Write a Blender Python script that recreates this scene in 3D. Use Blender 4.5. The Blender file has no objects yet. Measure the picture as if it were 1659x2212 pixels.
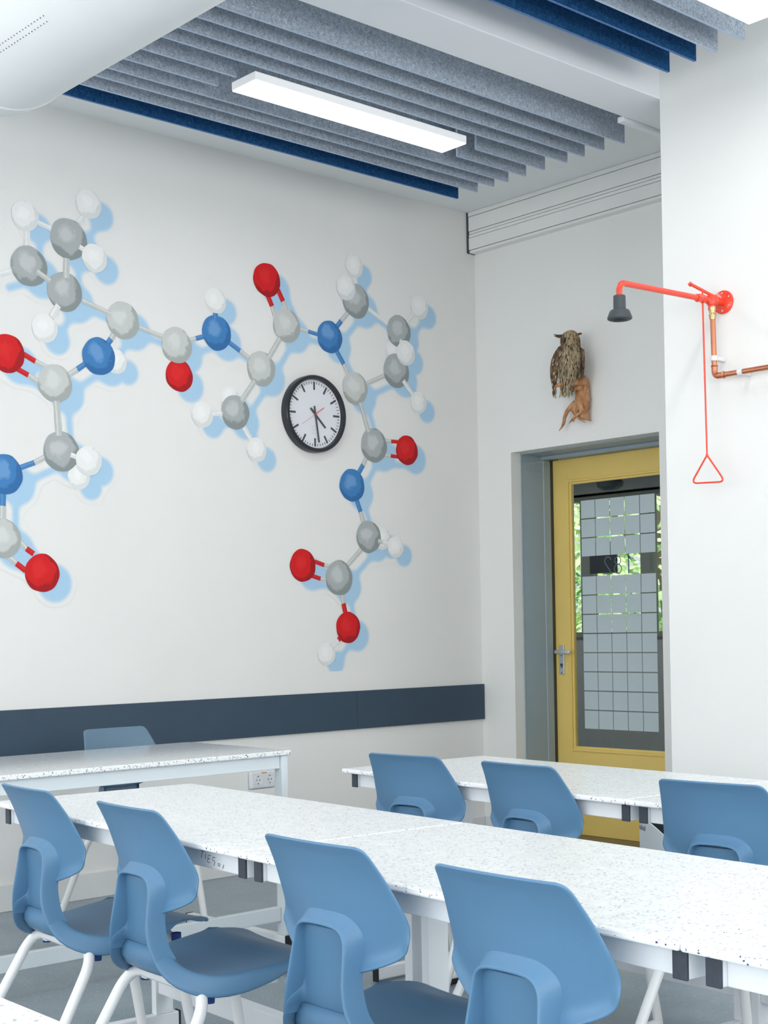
import bpy, bmesh, math, random
from mathutils import Vector, Matrix
random.seed(7)
PI = math.pi
sc = bpy.context.scene
COL = sc.collection

# ---------------------------------------------------------------- camera
cam_d = bpy.data.cameras.new('camera'); cam = bpy.data.objects.new('camera', cam_d); COL.objects.link(cam)
FW = Vector((-0.74194251, 0.6704635, 0.0)); RT = Vector((0.67034754, 0.74181419, -0.01859783)); UP = Vector((0.01246916, 0.01379852, 0.99982705))
m = Matrix((( RT.x, UP.x, -FW.x), (RT.y, UP.y, -FW.y), (RT.z, UP.z, -FW.z))).to_4x4()
m.translation = Vector((5.85437637, -6.05865433, 1.21))
cam.matrix_world = m
cam_d.sensor_fit = 'HORIZONTAL'; cam_d.sensor_width = 36.0
cam_d.lens = 3106.3 / 1659 * 36.0
cam_d.shift_y = (1362.58 - 1106.0) / 1659.0
cam_d.clip_start = 0.05; cam_d.clip_end = 200
sc.camera = cam

# ---------------------------------------------------------------- world, light, exposure
w = bpy.data.worlds.new('world'); sc.world = w; w.use_nodes = True
wn = w.node_tree.nodes; wl = w.node_tree.links
bgn = wn['Background']; bgn.inputs['Color'].default_value = (0.93, 0.97, 1.0, 1); bgn.inputs['Strength'].default_value = 1.3
sc.view_settings.view_transform = 'Standard'; sc.view_settings.look = 'None'
sc.view_settings.gamma = 1.0; sc.view_settings.use_curve_mapping = False
sc.view_settings.exposure = -0.22

def area(name, loc, direction, sx, sy, power, color=(1, 1, 1)):
    d = bpy.data.lights.new(name, 'AREA'); d.shape = 'RECTANGLE'; d.size = sx; d.size_y = sy
    d.energy = power; d.color = color
    o = bpy.data.objects.new(name, d); COL.objects.link(o); o.location = loc
    o.rotation_euler = Vector(direction).to_track_quat('-Z', 'Y').to_euler()
    return o
# daylight at the room's two window walls (behind and to the right of the camera)
area('daylight_back_window', (4.4, -9.45, 1.95), (0, 1, 0), 7.6, 2.3, 95, (1.0, .996, .985))
area('daylight_side_window', (9.45, -5.2, 1.95), (-1, 0, 0), 7.0, 2.3, 150, (1.0, .996, .985))

# unseen upward fill added at the windows to brighten upper walls and ceiling
area('upward_fill_back_window', (4.4, -9.43, 1.95), (0, .72, .69), 7.6, 2.3, 125, (1.0, .996, .985))
area('upward_fill_side_window', (9.43, -5.2, 1.95), (-.72, 0, .69), 7.0, 2.3, 125, (1.0, .996, .985))

# ---------------------------------------------------------------- helpers
def tag(o, label=None, cat=None, group=None, kind=None):
    if label: o['label'] = label
    if cat: o['category'] = cat
    if group: o['group'] = group
    if kind: o['kind'] = kind
    return o
def empty(name, loc=(0, 0, 0), rz=0.0, label=None, cat=None, group=None):
    o = bpy.data.objects.new(name, None); COL.objects.link(o)
    o.location = loc; o.rotation_euler = (0, 0, rz); o.empty_display_size = 0.1
    return tag(o, label, cat, group)
def link(name, me, mats, parent=None, loc=None, rot=None):
    o = bpy.data.objects.new(name, me); COL.objects.link(o)
    if mats is not None:
        for mm in (mats if isinstance(mats, (list, tuple)) else [mats]): me.materials.append(mm)
    if parent is not None: o.parent = parent
    if loc is not None: o.location = loc
    if rot is not None: o.rotation_euler = rot
    return o
class MB:
    def __init__(s): s.v = []; s.f = []; s.mi = []; s.sm = []
    def add(s, vs, fs, mi=0, sm=False):
        n = len(s.v); s.v += [tuple(v) for v in vs]
        for f in fs: s.f.append(tuple(i + n for i in f)); s.mi.append(mi); s.sm.append(sm)
        return s
    def box(s, x0, x1, y0, y1, z0, z1, b=0.0, mi=0, M=None):
        x0, x1 = sorted((x0, x1)); y0, y1 = sorted((y0, y1)); z0, z1 = sorted((z0, z1))
        bm = bmesh.new(); bmesh.ops.create_cube(bm, size=1)
        for v in bm.verts: v.co = Vector(((x0+x1)/2 + v.co.x*(x1-x0), (y0+y1)/2 + v.co.y*(y1-y0), (z0+z1)/2 + v.co.z*(z1-z0)))
        if b > 0: bmesh.ops.bevel(bm, geom=bm.edges[:], offset=b, segments=2, affect='EDGES', profile=0.5)
        if M is not None: bm.transform(M)
        bm.verts.index_update()
        s.add([v.co for v in bm.verts], [[v.index for v in f.verts] for f in bm.faces], mi, b > .012); bm.free(); return s
    def tube(s, pts, r, seg=14, cap=True, mi=0, M=None):
        pts = [Vector(p) for p in pts]; rs = r if isinstance(r, (list, tuple)) else [r]*len(pts)
        n = len(pts); ring = []; up = None
        for i, p in enumerate(pts):
            if i == 0: t = pts[1]-pts[0]
            elif i == n-1: t = pts[-1]-pts[-2]
            else: t = (pts[i+1]-p).normalized() + (p-pts[i-1]).normalized()
            t.normalize()
            if up is None:
                up = t.orthogonal().normalized()
            else:
                up = (up - t*up.dot(t)).normalized()
            sd = t.cross(up); ring.append([p + (up*math.cos(a)+sd*math.sin(a))*rs[i] for a in [2*PI*k/seg for k in range(seg)]])
        vs = [q for rr in ring for q in rr]
        if M is not None: vs = [M @ q for q in vs]
        fs = [(i*seg+k, i*seg+(k+1) % seg, (i+1)*seg+(k+1) % seg, (i+1)*seg+k) for i in range(n-1) for k in range(seg)]
        s.add(vs, fs, mi, True)
        if cap: s.add(vs[:seg], [tuple(range(seg))[::-1]], mi); s.add(vs[-seg:], [tuple(range(seg))], mi)
        return s
    def lathe(s, prof, seg=32, mi=0, M=None, sm=True):
        # prof: (r, z) about local Z
        vs = []; fs = []; n = len(prof)
        for r, z in prof:
            for k in range(seg): a = 2*PI*k/seg; vs.append(Vector((r*math.cos(a), r*math.sin(a), z)))
        for i in range(n-1):
            for k in range(seg): fs.append((i*seg+k, i*seg+(k+1) % seg, (i+1)*seg+(k+1) % seg, (i+1)*seg+k))
        if M is not None: vs = [M @ q for q in vs]
        s.add(vs, fs, mi, sm)
        if prof[0][0] > 1e-5: s.add(vs[:seg], [tuple(range(seg))[::-1]], mi)
        if prof[-1][0] > 1e-5: s.add(vs[-seg:], [tuple(range(seg))], mi)
        return s
    def poly(s, pts, mi=0):
        s.add(pts, [tuple(range(len(pts)))], mi); return s
    def mesh(s, name):
        me = bpy.data.meshes.new(name); me.from_pydata(s.v, [], s.f); me.update()
        for i, p in enumerate(me.polygons): p.material_index = s.mi[i]; p.use_smooth = s.sm[i]
        return me
    def build(s, name, mats, parent=None, loc=None, rot=None, auto=True):
        me = s.mesh(name)
        if auto and any(s.sm):
            try: me.set_sharp_from_angle(angle=math.radians(40))
            except Exception: pass
        return link(name, me, mats, parent, loc, rot)
def fillet(pts, r, n=6):
    pts = [Vector(p) for p in pts]; out = [pts[0]]
    for i in range(1, len(pts)-1):
        a = (pts[i-1]-pts[i]); b = (pts[i+1]-pts[i]); rr = min(r, a.length*.48, b.length*.48)
        p0 = pts[i]+a.normalized()*rr; p1 = pts[i]+b.normalized()*rr
        for k in range(n+1):
            t = k/n; out.append(p0*(1-t)**2 + pts[i]*2*t*(1-t) + p1*t*t)
    out.append(pts[-1]); return out
def lerp(a, b, t): return a+(b-a)*t
def interp(tab, x):
    if x <= tab[0][0]: return tab[0][1]
    for (x0, y0), (x1, y1) in zip(tab, tab[1:]):
        if x <= x1:
            t = (x-x0)/(x1-x0); t = t*t*(3-2*t) if False else t
            return y0+(y1-y0)*t
    return tab[-1][1]
def copy_tree(o, parent=None):
    c = o.copy(); COL.objects.link(c); c.parent = parent
    for ch in list(o.children): copy_tree(ch, c)
    return c

# ---------------------------------------------------------------- materials
def newmat(name):
    mt = bpy.data.materials.new(name); mt.use_nodes = True
    return mt, mt.node_tree.nodes, mt.node_tree.links, mt.node_tree.nodes['Principled BSDF']
def rgb(h):
    f = lambda c: (c/12.92 if c <= .04045 else ((c+.055)/1.055)**2.4)
    return tuple(f(int(h[i:i+2], 16)/255) for i in (0, 2, 4)) + (1,)
def plain(name, col, rough=.5, metal=0.0, var=.04, scale=12, bump=0.0, bscale=200, spec=.5, coat=0.0):
    mt, n, l, p = newmat(name)
    c = rgb(col) if isinstance(col, str) else col
    tc = n.new('ShaderNodeTexCoord'); no = n.new('ShaderNodeTexNoise'); no.inputs['Scale'].default_value = scale; no.inputs['Detail'].default_value = 4
    l.new(tc.outputs['Object'], no.inputs['Vector'])
    mr = n.new('ShaderNodeMapRange'); mr.inputs['From Min'].default_value = .3; mr.inputs['From Max'].default_value = .7
    mr.inputs['To Min'].default_value = 1-var; mr.inputs['To Max'].default_value = 1+var*.5
    l.new(no.outputs['Fac'], mr.inputs['Value'])
    mx = n.new('ShaderNodeMix'); mx.data_type = 'RGBA'; mx.blend_type = 'MULTIPLY'; mx.inputs[0].default_value = 1
    mx.inputs[6].default_value = c; l.new(mr.outputs[0], mx.inputs[7]); l.new(mx.outputs[2], p.inputs['Base Color'])
    p.inputs['Roughness'].default_value = rough; p.inputs['Metallic'].default_value = metal
    p.inputs['Specular IOR Level'].default_value = spec; p.inputs['Coat Weight'].default_value = coat
    if bump:
        nb = n.new('ShaderNodeTexNoise'); nb.inputs['Scale'].default_value = bscale; nb.inputs['Detail'].default_value = 3; l.new(tc.outputs['Object'], nb.inputs['Vector'])
        bp = n.new('ShaderNodeBump'); bp.inputs['Strength'].default_value = bump; bp.inputs['Distance'].default_value = .002
        l.new(nb.outputs['Fac'], bp.inputs['Height']); l.new(bp.outputs['Normal'], p.inputs['Normal'])
    return mt
def specks(name, base, layers, rough=.35, spec=.5, mott=None):
    # layers: (scale, amount, radius, colour, seed)
    mt, n, l, p = newmat(name); tc = n.new('ShaderNodeTexCoord')
    cur = None
    base_c = rgb(base)
    if mott:
        no = n.new('ShaderNodeTexNoise'); no.inputs['Scale'].default_value = mott[1]; no.inputs['Detail'].default_value = 5; no.inputs['Roughness'].default_value = .7
        l.new(tc.outputs['Object'], no.inputs['Vector'])
        mr = n.new('ShaderNodeMapRange'); mr.inputs['From Min'].default_value = .4; mr.inputs['From Max'].default_value = .62
        l.new(no.outputs['Fac'], mr.inputs['Value'])
        m0 = n.new('ShaderNodeMix'); m0.data_type = 'RGBA'; m0.inputs[6].default_value = base_c; m0.inputs[7].default_value = rgb(mott[0])
        l.new(mr.outputs[0], m0.inputs[0]); cur = m0.outputs[2]
    for sc_, amt, rad, col, seed in layers:
        mp = n.new('ShaderNodeMapping'); mp.inputs['Location'].default_value = (seed*1.37, seed*2.11, seed*.71); l.new(tc.outputs['Object'], mp.inputs['Vector'])
        wn_ = n.new('ShaderNodeTexNoise'); wn_.inputs['Scale'].default_value = sc_*1.5; l.new(mp.outputs[0], wn_.inputs['Vector'])
        va = n.new('ShaderNodeVectorMath'); va.operation = 'SCALE'; va.inputs[3].default_value = .9/sc_; l.new(wn_.outputs['Color'], va.inputs[0])
        vb = n.new('ShaderNodeVectorMath'); vb.operation = 'ADD'; l.new(mp.outputs[0], vb.inputs[0]); l.new(va.outputs[0], vb.inputs[1])
        vo = n.new('ShaderNodeTexVoronoi'); vo.inputs['Scale'].default_value = sc_; l.new(vb.outputs[0], vo.inputs['Vector'])
        sp = n.new('ShaderNodeSeparateColor'); l.new(vo.outputs['Color'], sp.inputs[0])
        a = n.new('ShaderNodeMath'); a.operation = 'LESS_THAN'; a.inputs[1].default_value = amt; l.new(sp.outputs[0], a.inputs[0])
        b = n.new('ShaderNodeMath'); b.operation = 'LESS_THAN'; b.inputs[1].default_value = rad; l.new(vo.outputs['Distance'], b.inputs[0])
        c = n.new('ShaderNodeMath'); c.operation = 'MULTIPLY'; l.new(a.outputs[0], c.inputs[0]); l.new(b.outputs[0], c.inputs[1])
        mx = n.new('ShaderNodeMix'); mx.data_type = 'RGBA'; l.new(c.outputs[0], mx.inputs[0]); mx.inputs[7].default_value = rgb(col)
        if cur is None: mx.inputs[6].default_value = base_c
        else: l.new(cur, mx.inputs[6])
        cur = mx.outputs[2]
    l.new(cur, p.inputs['Base Color']); p.inputs['Roughness'].default_value = rough; p.inputs['Specular IOR Level'].default_value = spec
    return mt
def felt(name, a, b, c):
    mt, n, l, p = newmat(name); tc = n.new('ShaderNodeTexCoord')
    mp = n.new('ShaderNodeMapping'); mp.inputs['Scale'].default_value = (1, 1, 1); l.new(tc.outputs['Object'], mp.inputs['Vector'])
    n1 = n.new('ShaderNodeTexNoise'); n1.inputs['Scale'].default_value = 90; n1.inputs['Detail'].default_value = 6; n1.inputs['Roughness'].default_value = .75; n1.inputs['Distortion'].default_value = 1.2
    l.new(mp.outputs[0], n1.inputs['Vector'])
    r = n.new('ShaderNodeValToRGB'); r.color_ramp.elements[0].position = .36; r.color_ramp.elements[0].color = rgb(a)
    r.color_ramp.elements[1].position = .64; r.color_ramp.elements[1].color = rgb(c); e = r.color_ramp.elements.new(.5); e.color = rgb(b)
    l.new(n1.outputs['Fac'], r.inputs['Fac']); l.new(r.outputs['Color'], p.inputs['Base Color'])
    p.inputs['Roughness'].default_value = .95; p.inputs['Specular IOR Level'].default_value = .1
    return mt

M_wall = plain('wall_paint', 'ECECEA', .7, var=.015, scale=3, bump=.15, bscale=300, spec=.3)
M_wall_side = plain('wall_paint_side', 'EFF0EE', .7, var=.012, scale=3, bump=.15, bscale=300, spec=.3)
M_ceil = plain('ceiling_paint', 'F0F3F4', .85, var=.015, scale=3, spec=.2)
M_beam = plain('beam_paint', 'E9ECF0', .8, var=.01, scale=3, spec=.2)
M_base = plain('baseboard_paint', 'E4E6E6', .5, var=.01)
M_steelw = plain('white_powder_coat', 'EEF2F6', .35, var=.01, spec=.5)
M_steelg = plain('grey_white_powder_coat', 'DCE5EA', .4, var=.01, spec=.5)
M_cap = plain('black_plastic', '3A414C', .5, var=.2, scale=60, bump=.1)
M_blk = plain('black_rubber', '14171C', .6, var=.1)
M_blue = plain('blue_plastic', '5983A6', .42, var=.03, scale=6, bump=.08, bscale=900, spec=.45)
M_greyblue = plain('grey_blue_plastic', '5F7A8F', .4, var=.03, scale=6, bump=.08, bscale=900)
M_dblue = plain('dark_blue_plastic', '0D3F86', .5)
M_tube = plain('white_tube', 'F1F3F4', .3, var=.01)
M_band = plain('navy_panel', '364A5C', .6, var=.05, scale=8, bump=.05)
M_yellow = plain('yellow_paint', 'F4D67C', .42, var=.03, scale=5, spec=.45)
M_frame = plain('blue_grey_paint', 'A0B1BA', .38, var=.03, scale=5, spec=.5)
M_gap = plain('dark_gap_shade', '4A4B44', .8)
M_alu = plain('brushed_aluminium', 'D6DBE0', .35, metal=.6, var=.03, scale=40)
M_red = plain('red_enamel', 'F2452B', .3, var=.03, coat=.3)
M_copper = plain('copper', 'D9916F', .22, metal=.9, var=.12, scale=9)
M_brass = plain('brass', 'CDB285', .3, metal=.9, var=.1, scale=9)
M_clip = plain('white_clip', 'E2E6EA', .5)
M_dkg = plain('dark_grey_rubber', '3F464B', .6)
M_top = specks('terrazzo_top', 'F1F3F4', [(105, .32, .38, 'DCDFE3', 1), (125, .20, .36, 'BCC2CC', 2), (130, .05, .34, '8A95AC', 3), (170, .05, .36, 'A8A5A1', 4)], rough=.28, mott=('E6E9EA', 40))
M_edge = specks('terrazzo_edge', 'F6F8FA', [(150, .20, .34, 'B4BAC8', 5), (170, .10, .34, '3E4A6A', 6), (210, .04, .34, '6A6560', 7)], rough=.3)
M_floor = specks('vinyl_floor', '92A0A9', [(110, .20, .20, 'D8E0E2', 1), (95, .22, .20, '3D4A55', 2), (140, .12, .20, '6E6A60', 3)], rough=.35, mott=('87969F', 5))
M_felt = felt('grey_felt', '8490A0', 'AAB5C3', 'CAD4DF')
M_feltE = felt('grey_felt_edge', 'B4C4D8', 'BCCCE0', 'C4D4E8')
M_feltB = felt('navy_felt', '143A64', '1F4C7A', '316394')
M_feltBE = felt('navy_felt_edge', '5578A8', '5E82B4', '6A8EC0')
def emis(name, col, st):
    mt, n, l, p = newmat(name); p.inputs['Base Color'].default_value = (.9, .9, .9, 1)
    p.inputs['Emission Color'].default_value = col; p.inputs['Emission Strength'].default_value = st; return mt
M_lampglow = emis('lamp_diffuser', (1, 1, 1, 1), 2.4)
M_lampbody = emis('lamp_acrylic_side', (.93, .97, 1, 1), .28)

# ---------------------------------------------------------------- setting
def struct(name, mb, mats, parent=None):
    o = mb.build(name, mats, parent)
    if parent is None: o['kind'] = 'structure'
    return o
CZ = 3.63; PY = -1.10; PX = 2.163
struct('floor', MB().box(-4.5, 9.9, -9.9, 3.0, -.12, 0), M_floor)
struct('ceiling', MB().box(-4.5, 9.9, -9.9, 3.0, CZ, CZ+.15), M_ceil)
struct('wall_left', MB().box(-.2, 0, -9.6, 0, 0, CZ), M_wall)
wb = MB(); wb.box(-4.2, .258, 0, .34, 0, CZ).box(.258, 1.30, 0, .34, 2.214, CZ).box(1.30, PX+.3, 0, .34, 0, CZ)
struct('wall_door_side', wb, M_wall_side)
struct('wall_right', MB().box(PX, 9.6, PY, .34, 0, CZ), M_wall_side)
# window walls that the daylight enters by (out of frame)
bk = MB(); bk.box(-.2, 9.9, -9.75, -9.55, 0, .8).box(-.2, 9.9, -9.75, -9.55, 3.1, CZ).box(-.2, .55, -9.75, -9.55, .8, 3.1).box(8.25, 9.9, -9.75, -9.55, .8, 3.1)
for x in (2.4, 4.35, 6.3): bk.box(x-.06, x+.06, -9.72, -9.58, .8, 3.1)
struct('wall_back', bk, M_wall)
sd = MB(); sd.box(9.6, 9.8, -9.75, .3, 0, .8).box(9.6, 9.8, -9.75, .3, 3.1, CZ).box(9.6, 9.8, -9.75, -8.75, .8, 3.1).box(9.6, 9.8, -1.65, .3, .8, 3.1)
for y in (-7, -5.2, -3.4): sd.box(9.63, 9.77, y-.06, y+.06, .8, 3.1)
struct('wall_window_side', sd, M_wall)
# ceiling downstand beam and its narrow batten
struct('trim_1', MB().box(1.93, 2.1628, -9.5, -.0, 3.43, CZ, b=.004), M_beam)
struct('trim_2', MB().box(1.893, 1.928, -1.045, -.0, 3.415, 3.440, b=.003), M_beam)
# grooved fascia along the top of the door wall
tr = empty('trim_3', (0, 0, 0)); tr['kind'] = 'structure'
for z0, z1, yy in ((3.605, CZ-.001, -.062), (3.52, 3.602, -.060), (3.503, 3.517, -.056), (3.483, 3.500, -.058), (3.412, 3.480, -.060), (3.395, 3.409, -.054)):
    MB().box(.012, PX, yy, -.0005, z0, z1, b=.0012).build('board', M_wall_side, tr)
struct('trim_4', MB().box(.0, .012, -.064, -.0005, 3.395, CZ-.001), M_dkg)
# baseboards
struct('baseboard_left', MB().box(.0005, .014, -9.5, -.002, 0, .12, b=.003), M_base)
struct('baseboard_door_side', MB().box(.016, .256, -.014, -.0005, 0, .12, b=.003), M_base)
struct('baseboard_right', MB().box(PX+.0, 9.5, PY-.014, PY-.0005, 0, .12, b=.003), M_base)

# ---------------------------------------------------------------- door
dr = empty('door_1', (.27, .345, 0)); dr['kind'] = 'structure'
DX0, DX1, DZ0, DZ1 = 0.0, .93, .01, 2.188
GX0, GX1, GZ0, GZ1 = .131, .793, .517, 2.040
lf = MB()
lf.box(DX0, GX0-.022, 0, .04, DZ0, DZ1, b=.002).box(GX1+.022, DX1, 0, .04, DZ0, DZ1, b=.002)
lf.box(GX0-.022, GX1+.022, 0, .04, DZ0, GZ0-.022, b=.002).box(GX0-.022, GX1+.022, 0, .04, GZ1+.022, DZ1, b=.002)
lf.build('door_leaf', M_yellow, dr)
# glazing bead in two steps
bd = MB()
for a, y0, y1 in ((.024, -.007, .03), (.011, .004, .03)):
    i = a-.013
    bd.box(GX0-a, GX0-i, y0, y1, GZ0-a, GZ1+a, b=.0015).box(GX1+i, GX1+a, y0, y1, GZ0-a, GZ1+a, b=.0015)
    bd.box(GX0-i, GX1+i, y0, y1, GZ0-a, GZ0-i, b=.0015).box(GX0-i, GX1+i, y0, y1, GZ1+i, GZ1+a, b=.0015)
bd.build('glazing_bead', M_yellow, dr)
gm, gn, gl, gp = newmat('door_glass')
gp.inputs['Base Color'].default_value = (.80, .86, .85, 1); gp.inputs['Roughness'].default_value = .0
gp.inputs['Transmission Weight'].default_value = 1.0; gp.inputs['IOR'].default_value = 1.1
gb = MB().box(GX0, GX1, .012, .018, GZ0, GZ1); gb.build('glass_pane', gm, dr)
M_film = plain('frosted_film', 'C4D3D7', .55, var=.03, scale=6, spec=.3)
fx0, fx1 = .198, .727; cw = (fx1-fx0)/5
def sq_mesh(w_, h_):
    return MB().box(-w_/2, w_/2, -.0005, .0005, -h_/2, h_/2).mesh('film_square')
for (zt, zb, rows) in ((1.941, 1.613, 3), (1.503, .622, 8)):
    rh = (zt-zb)/rows; me = sq_mesh(cw-.0045, rh-.0065); me.materials.append(M_film)
    for r in range(rows):
        for c in range(5):
            o = bpy.data.objects.new('film_square', me); COL.objects.link(o); o.parent = dr
            o.location = (fx0+cw*(c+.5), .0105, zt-rh*(r+.5))
# the room number, seen mirrored from inside
M_num = plain('number_film', '5C7480', .6)
def stroke(mb, pts, wd, M):
    pts = [Vector((p[0], p[1], 0)) for p in pts]; L = []; R_ = []
    for i, p in enumerate(pts):
        t = (pts[min(i+1, len(pts)-1)]-pts[max(i-1, 0)]).normalized(); nn = Vector((-t.y, t.x, 0))*wd/2
        L.append(M @ (p+nn)); R_.append(M @ (p-nn))
    n = len(pts); mb.add(L+R_, [(i, i+1, n+i+1, n+i) for i in range(n-1)])
nm = MB(); H_ = .098; zb_ = 1.508
def place(xr, mir=-1):  # glyph plane: x -> mirrored x, y -> z
    return Matrix(((mir, 0, 0, xr), (0, 0, 0, .0100), (0, 1, 0, zb_), (0, 0, 0, 1)))
stroke(nm, [(.030, 0), (.030, H_)], .010, place(.568)); stroke(nm, [(.032, H_-.002), (.010, H_-.024)], .009, place(.568))
arc = lambda cx, cy, rx, ry, a0, a1, n=20: [(cx+rx*math.cos(math.radians(lerp(a0, a1, i/n))), cy+ry*math.sin(math.radians(lerp(a0, a1, i/n)))) for i in range(n+1)]
stroke(nm, arc(.0, .074, .021, .022, 0, 360, 28), .006, place(.462)); stroke(nm, arc(.0, .026, .026, .026, 0, 360, 28), .006, place(.462))
stroke(nm, arc(.0, .074, .023, .023, 165, -35, 18)+[(-.026, .003)], .006, place(.391)); stroke(nm, [(-.027, .002), (.026, .002)], .006, place(.391))
nm.build('room_number', M_num, dr)
# handle set
pl = MB().box(.030, .068, -.010, 0, .936, 1.106, b=.003).build('handle_plate', M_alu, dr)
MB().tube(fillet([(.049, -.008, 1.068), (.049, -.05, 1.068), (.085, -.052, 1.068)], .008), .009, 12).tube([(.049, -.008, 1.068), (.049, -.05, 1.068)], .011, 14).box(.034, .152, -.060, -.044, 1.056, 1.080, b=.0075).build('door_handle', M_alu, dr)
MB().tube([(.050, -.0102, .992), (.050, -.016, .992)], .008, 16).box(.0475, .0525, -.0145, -.0103, .974, .992, b=.001).build('keyhole', M_dkg, dr)
for z in (1.046, .945): MB().tube([(.049, -.0101, z), (.049, -.0118, z)], .0035, 10).build('screw', M_dkg, dr)
# steel frame lining
fr = empty('door_2', (0, 0, 0)); fr['kind'] = 'structure'
MB().box(.2585, .266, .078, .322, 0, 2.214).box(.2585, .272, .262, .322, 0, 2.185, b=.005).box(.2585, .266, .0765, .082, 0, 2.214, b=.002).build('side_lining', M_frame, fr)
MB().box(.2585, 1.299, .078, .34, 2.207, 2.2139).box(.2585, 1.299, .247, .30, 2.186, 2.207, b=.003).build('head_lining', M_frame, fr)
MB().box(.2585, .2697, .3225, .395, 0, 2.2139).box(.2685, 1.299, .302, .34, 2.193, 2.206).build('gap_strip', M_gap, fr)  # dark strips filling the gap round the leaf, its shade put into their colour
MB().box(1.26, 1.299, .078, .30, 0, 2.206).build('far_lining', M_frame, fr)
MB().box(.262, 1.299, .12, .40, .0005, .009, b=.003).build('threshold', plain('wood_threshold', '8A7A58', .5), fr)

# ---------------------------------------------------------------- corridor behind the door
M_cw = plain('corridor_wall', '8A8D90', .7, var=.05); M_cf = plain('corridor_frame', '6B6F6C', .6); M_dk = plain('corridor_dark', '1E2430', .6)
cy = 2.6
cw_ = MB(); cw_.box(-4.2, 3.2, cy, cy+.15, 0, 1.15).box(-4.2, 3.2, cy, cy+.15, 2.22, CZ)
struct('wall_corridor_far', cw_, M_cw)
struct('wall_corridor_end', MB().box(-4.4, -4.2, .34, 2.75, 0, CZ), M_cw)
struct('wall_corridor_near_end', MB().box(3.0, 3.2, .34, 2.6, 0, CZ), M_cw)
struct('trim_5', MB().box(-4.2, 3.0, .9, 2.59, 2.42, 2.5), M_cw)
wi = empty('window_1', (0, cy, 0)); wi['kind'] = 'structure'
for x in (-3.2, -2.35, -1.40, -.82, .2, 1.2): MB().box(x-.045, x+.045, .02, .12, 1.15, 2.22, b=.004).build('mullion', M_cf, wi)
MB().box(-4.2, 3.0, -.02, .13, 1.13, 1.17).box(-4.2, 3.0, .0, .13, 2.19, 2.24).build('window_frame', M_cf, wi)
wgm, a_, b_, p_ = newmat('window_glass'); p_.inputs['Transmission Weight'].default_value = 1; p_.inputs['Roughness'].default_value = 0; p_.inputs['IOR'].default_value = 1.05
MB().box(-4.2, 3.0, .06, .066, 1.17, 2.19).build('window_pane', wgm, wi)
tag(MB().box(-1.31, -1.06, -.03, -.002, 1.62, 1.86, b=.003).build('notice_board', M_dk, None, (0, cy, 0)), 'dark rectangular board on the corridor window behind the door glass', 'board')
# a hanging corridor lamp, dark against the ceiling
cl = empty('corridor_lamp', (-.80, 2.2, 2.2), 0, 'dark round lamp hanging in the corridor seen at top of door glass', 'lamp')
MB().lathe([(.0, .0), (.05, .002), (.09, .025), (.10, .06), (.06, .10), (.018, .12), (.018, .13)], 24).build('shade', M_dk, cl)
MB().tube([(0, 0, .12), (0, 0, .222)], .006, 8).build('stem', M_dk, cl)
# greenery outside the corridor window
M_leaf = specks('leaf_green', 'B0D190', [(6, .4, .5, 'CBE58F', 1), (5, .35, .5, '5D9A4A', 2), (9, .25, .5, 'E4F4C0', 3)], rough=.6)
lb = MB(); rnd = random.Random(3)
for i in range(34000):
    p = Vector((rnd.uniform(-7.5, 2.5), rnd.uniform(4.0, 7.2), rnd.uniform(.3, 4.2))); s_ = rnd.uniform(.035, .065)
    q = Vector((rnd.uniform(-1, 1), rnd.uniform(-.6, .6), rnd.uniform(-1, 1))).normalized(); r_ = q.orthogonal().normalized()
    lb.add([p-q*s_, p+r_*s_*.45, p+q*s_, p-r_*s_*.45], [(0, 1, 2, 3)])
tree = empty('tree', (-2.5, 5.1, 0), 0, 'leafy bright green tree outside the corridor window behind the door', 'tree')
lo = lb.build('foliage', M_leaf, tree, (2.5, -5.1, 0)); lo['kind'] = 'stuff'
MB().tube([(0, 0, 0), (.05, .05, 1.2), (0, .0, 2.2), (.1, 0, 3.4)], [.12, .1, .08, .04], 10).tube([(0.02, 0, 1.4), (.7, -.3, 2.6)], [.05, .02], 8).tube([(0.0, 0, 1.6), (-.8, -.2, 2.7)], [.05, .02], 8).build('trunk', plain('bark', '5E5648', .9), tree)
area('corridor_fill_light', (-.6, 1.5, 2.38), (0, 0, -1), 4.5, .3, 45, (1, .98, .95))  # unseen fill added to brighten the corridor behind the door glass
area('daylight_trees', (-2.2, 3.2, 4.6), (0, .75, -1), 7, 1.5, 800, (1, 1, .95))

# ---------------------------------------------------------------- navy wall panels
for i, (y0, y1, lb_) in enumerate(((-.9875, -.004, 'short navy blue wall panel running from joint to room corner'), (-5.4, -.9895, 'long navy blue wall panel behind the teacher desk'))):
    tag(MB().box(.0006, .0186, y0, y1, .685, .889, b=.0015).build('wall_panel', M_band), lb_, 'wall panel', 'navy wall panels')

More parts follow.
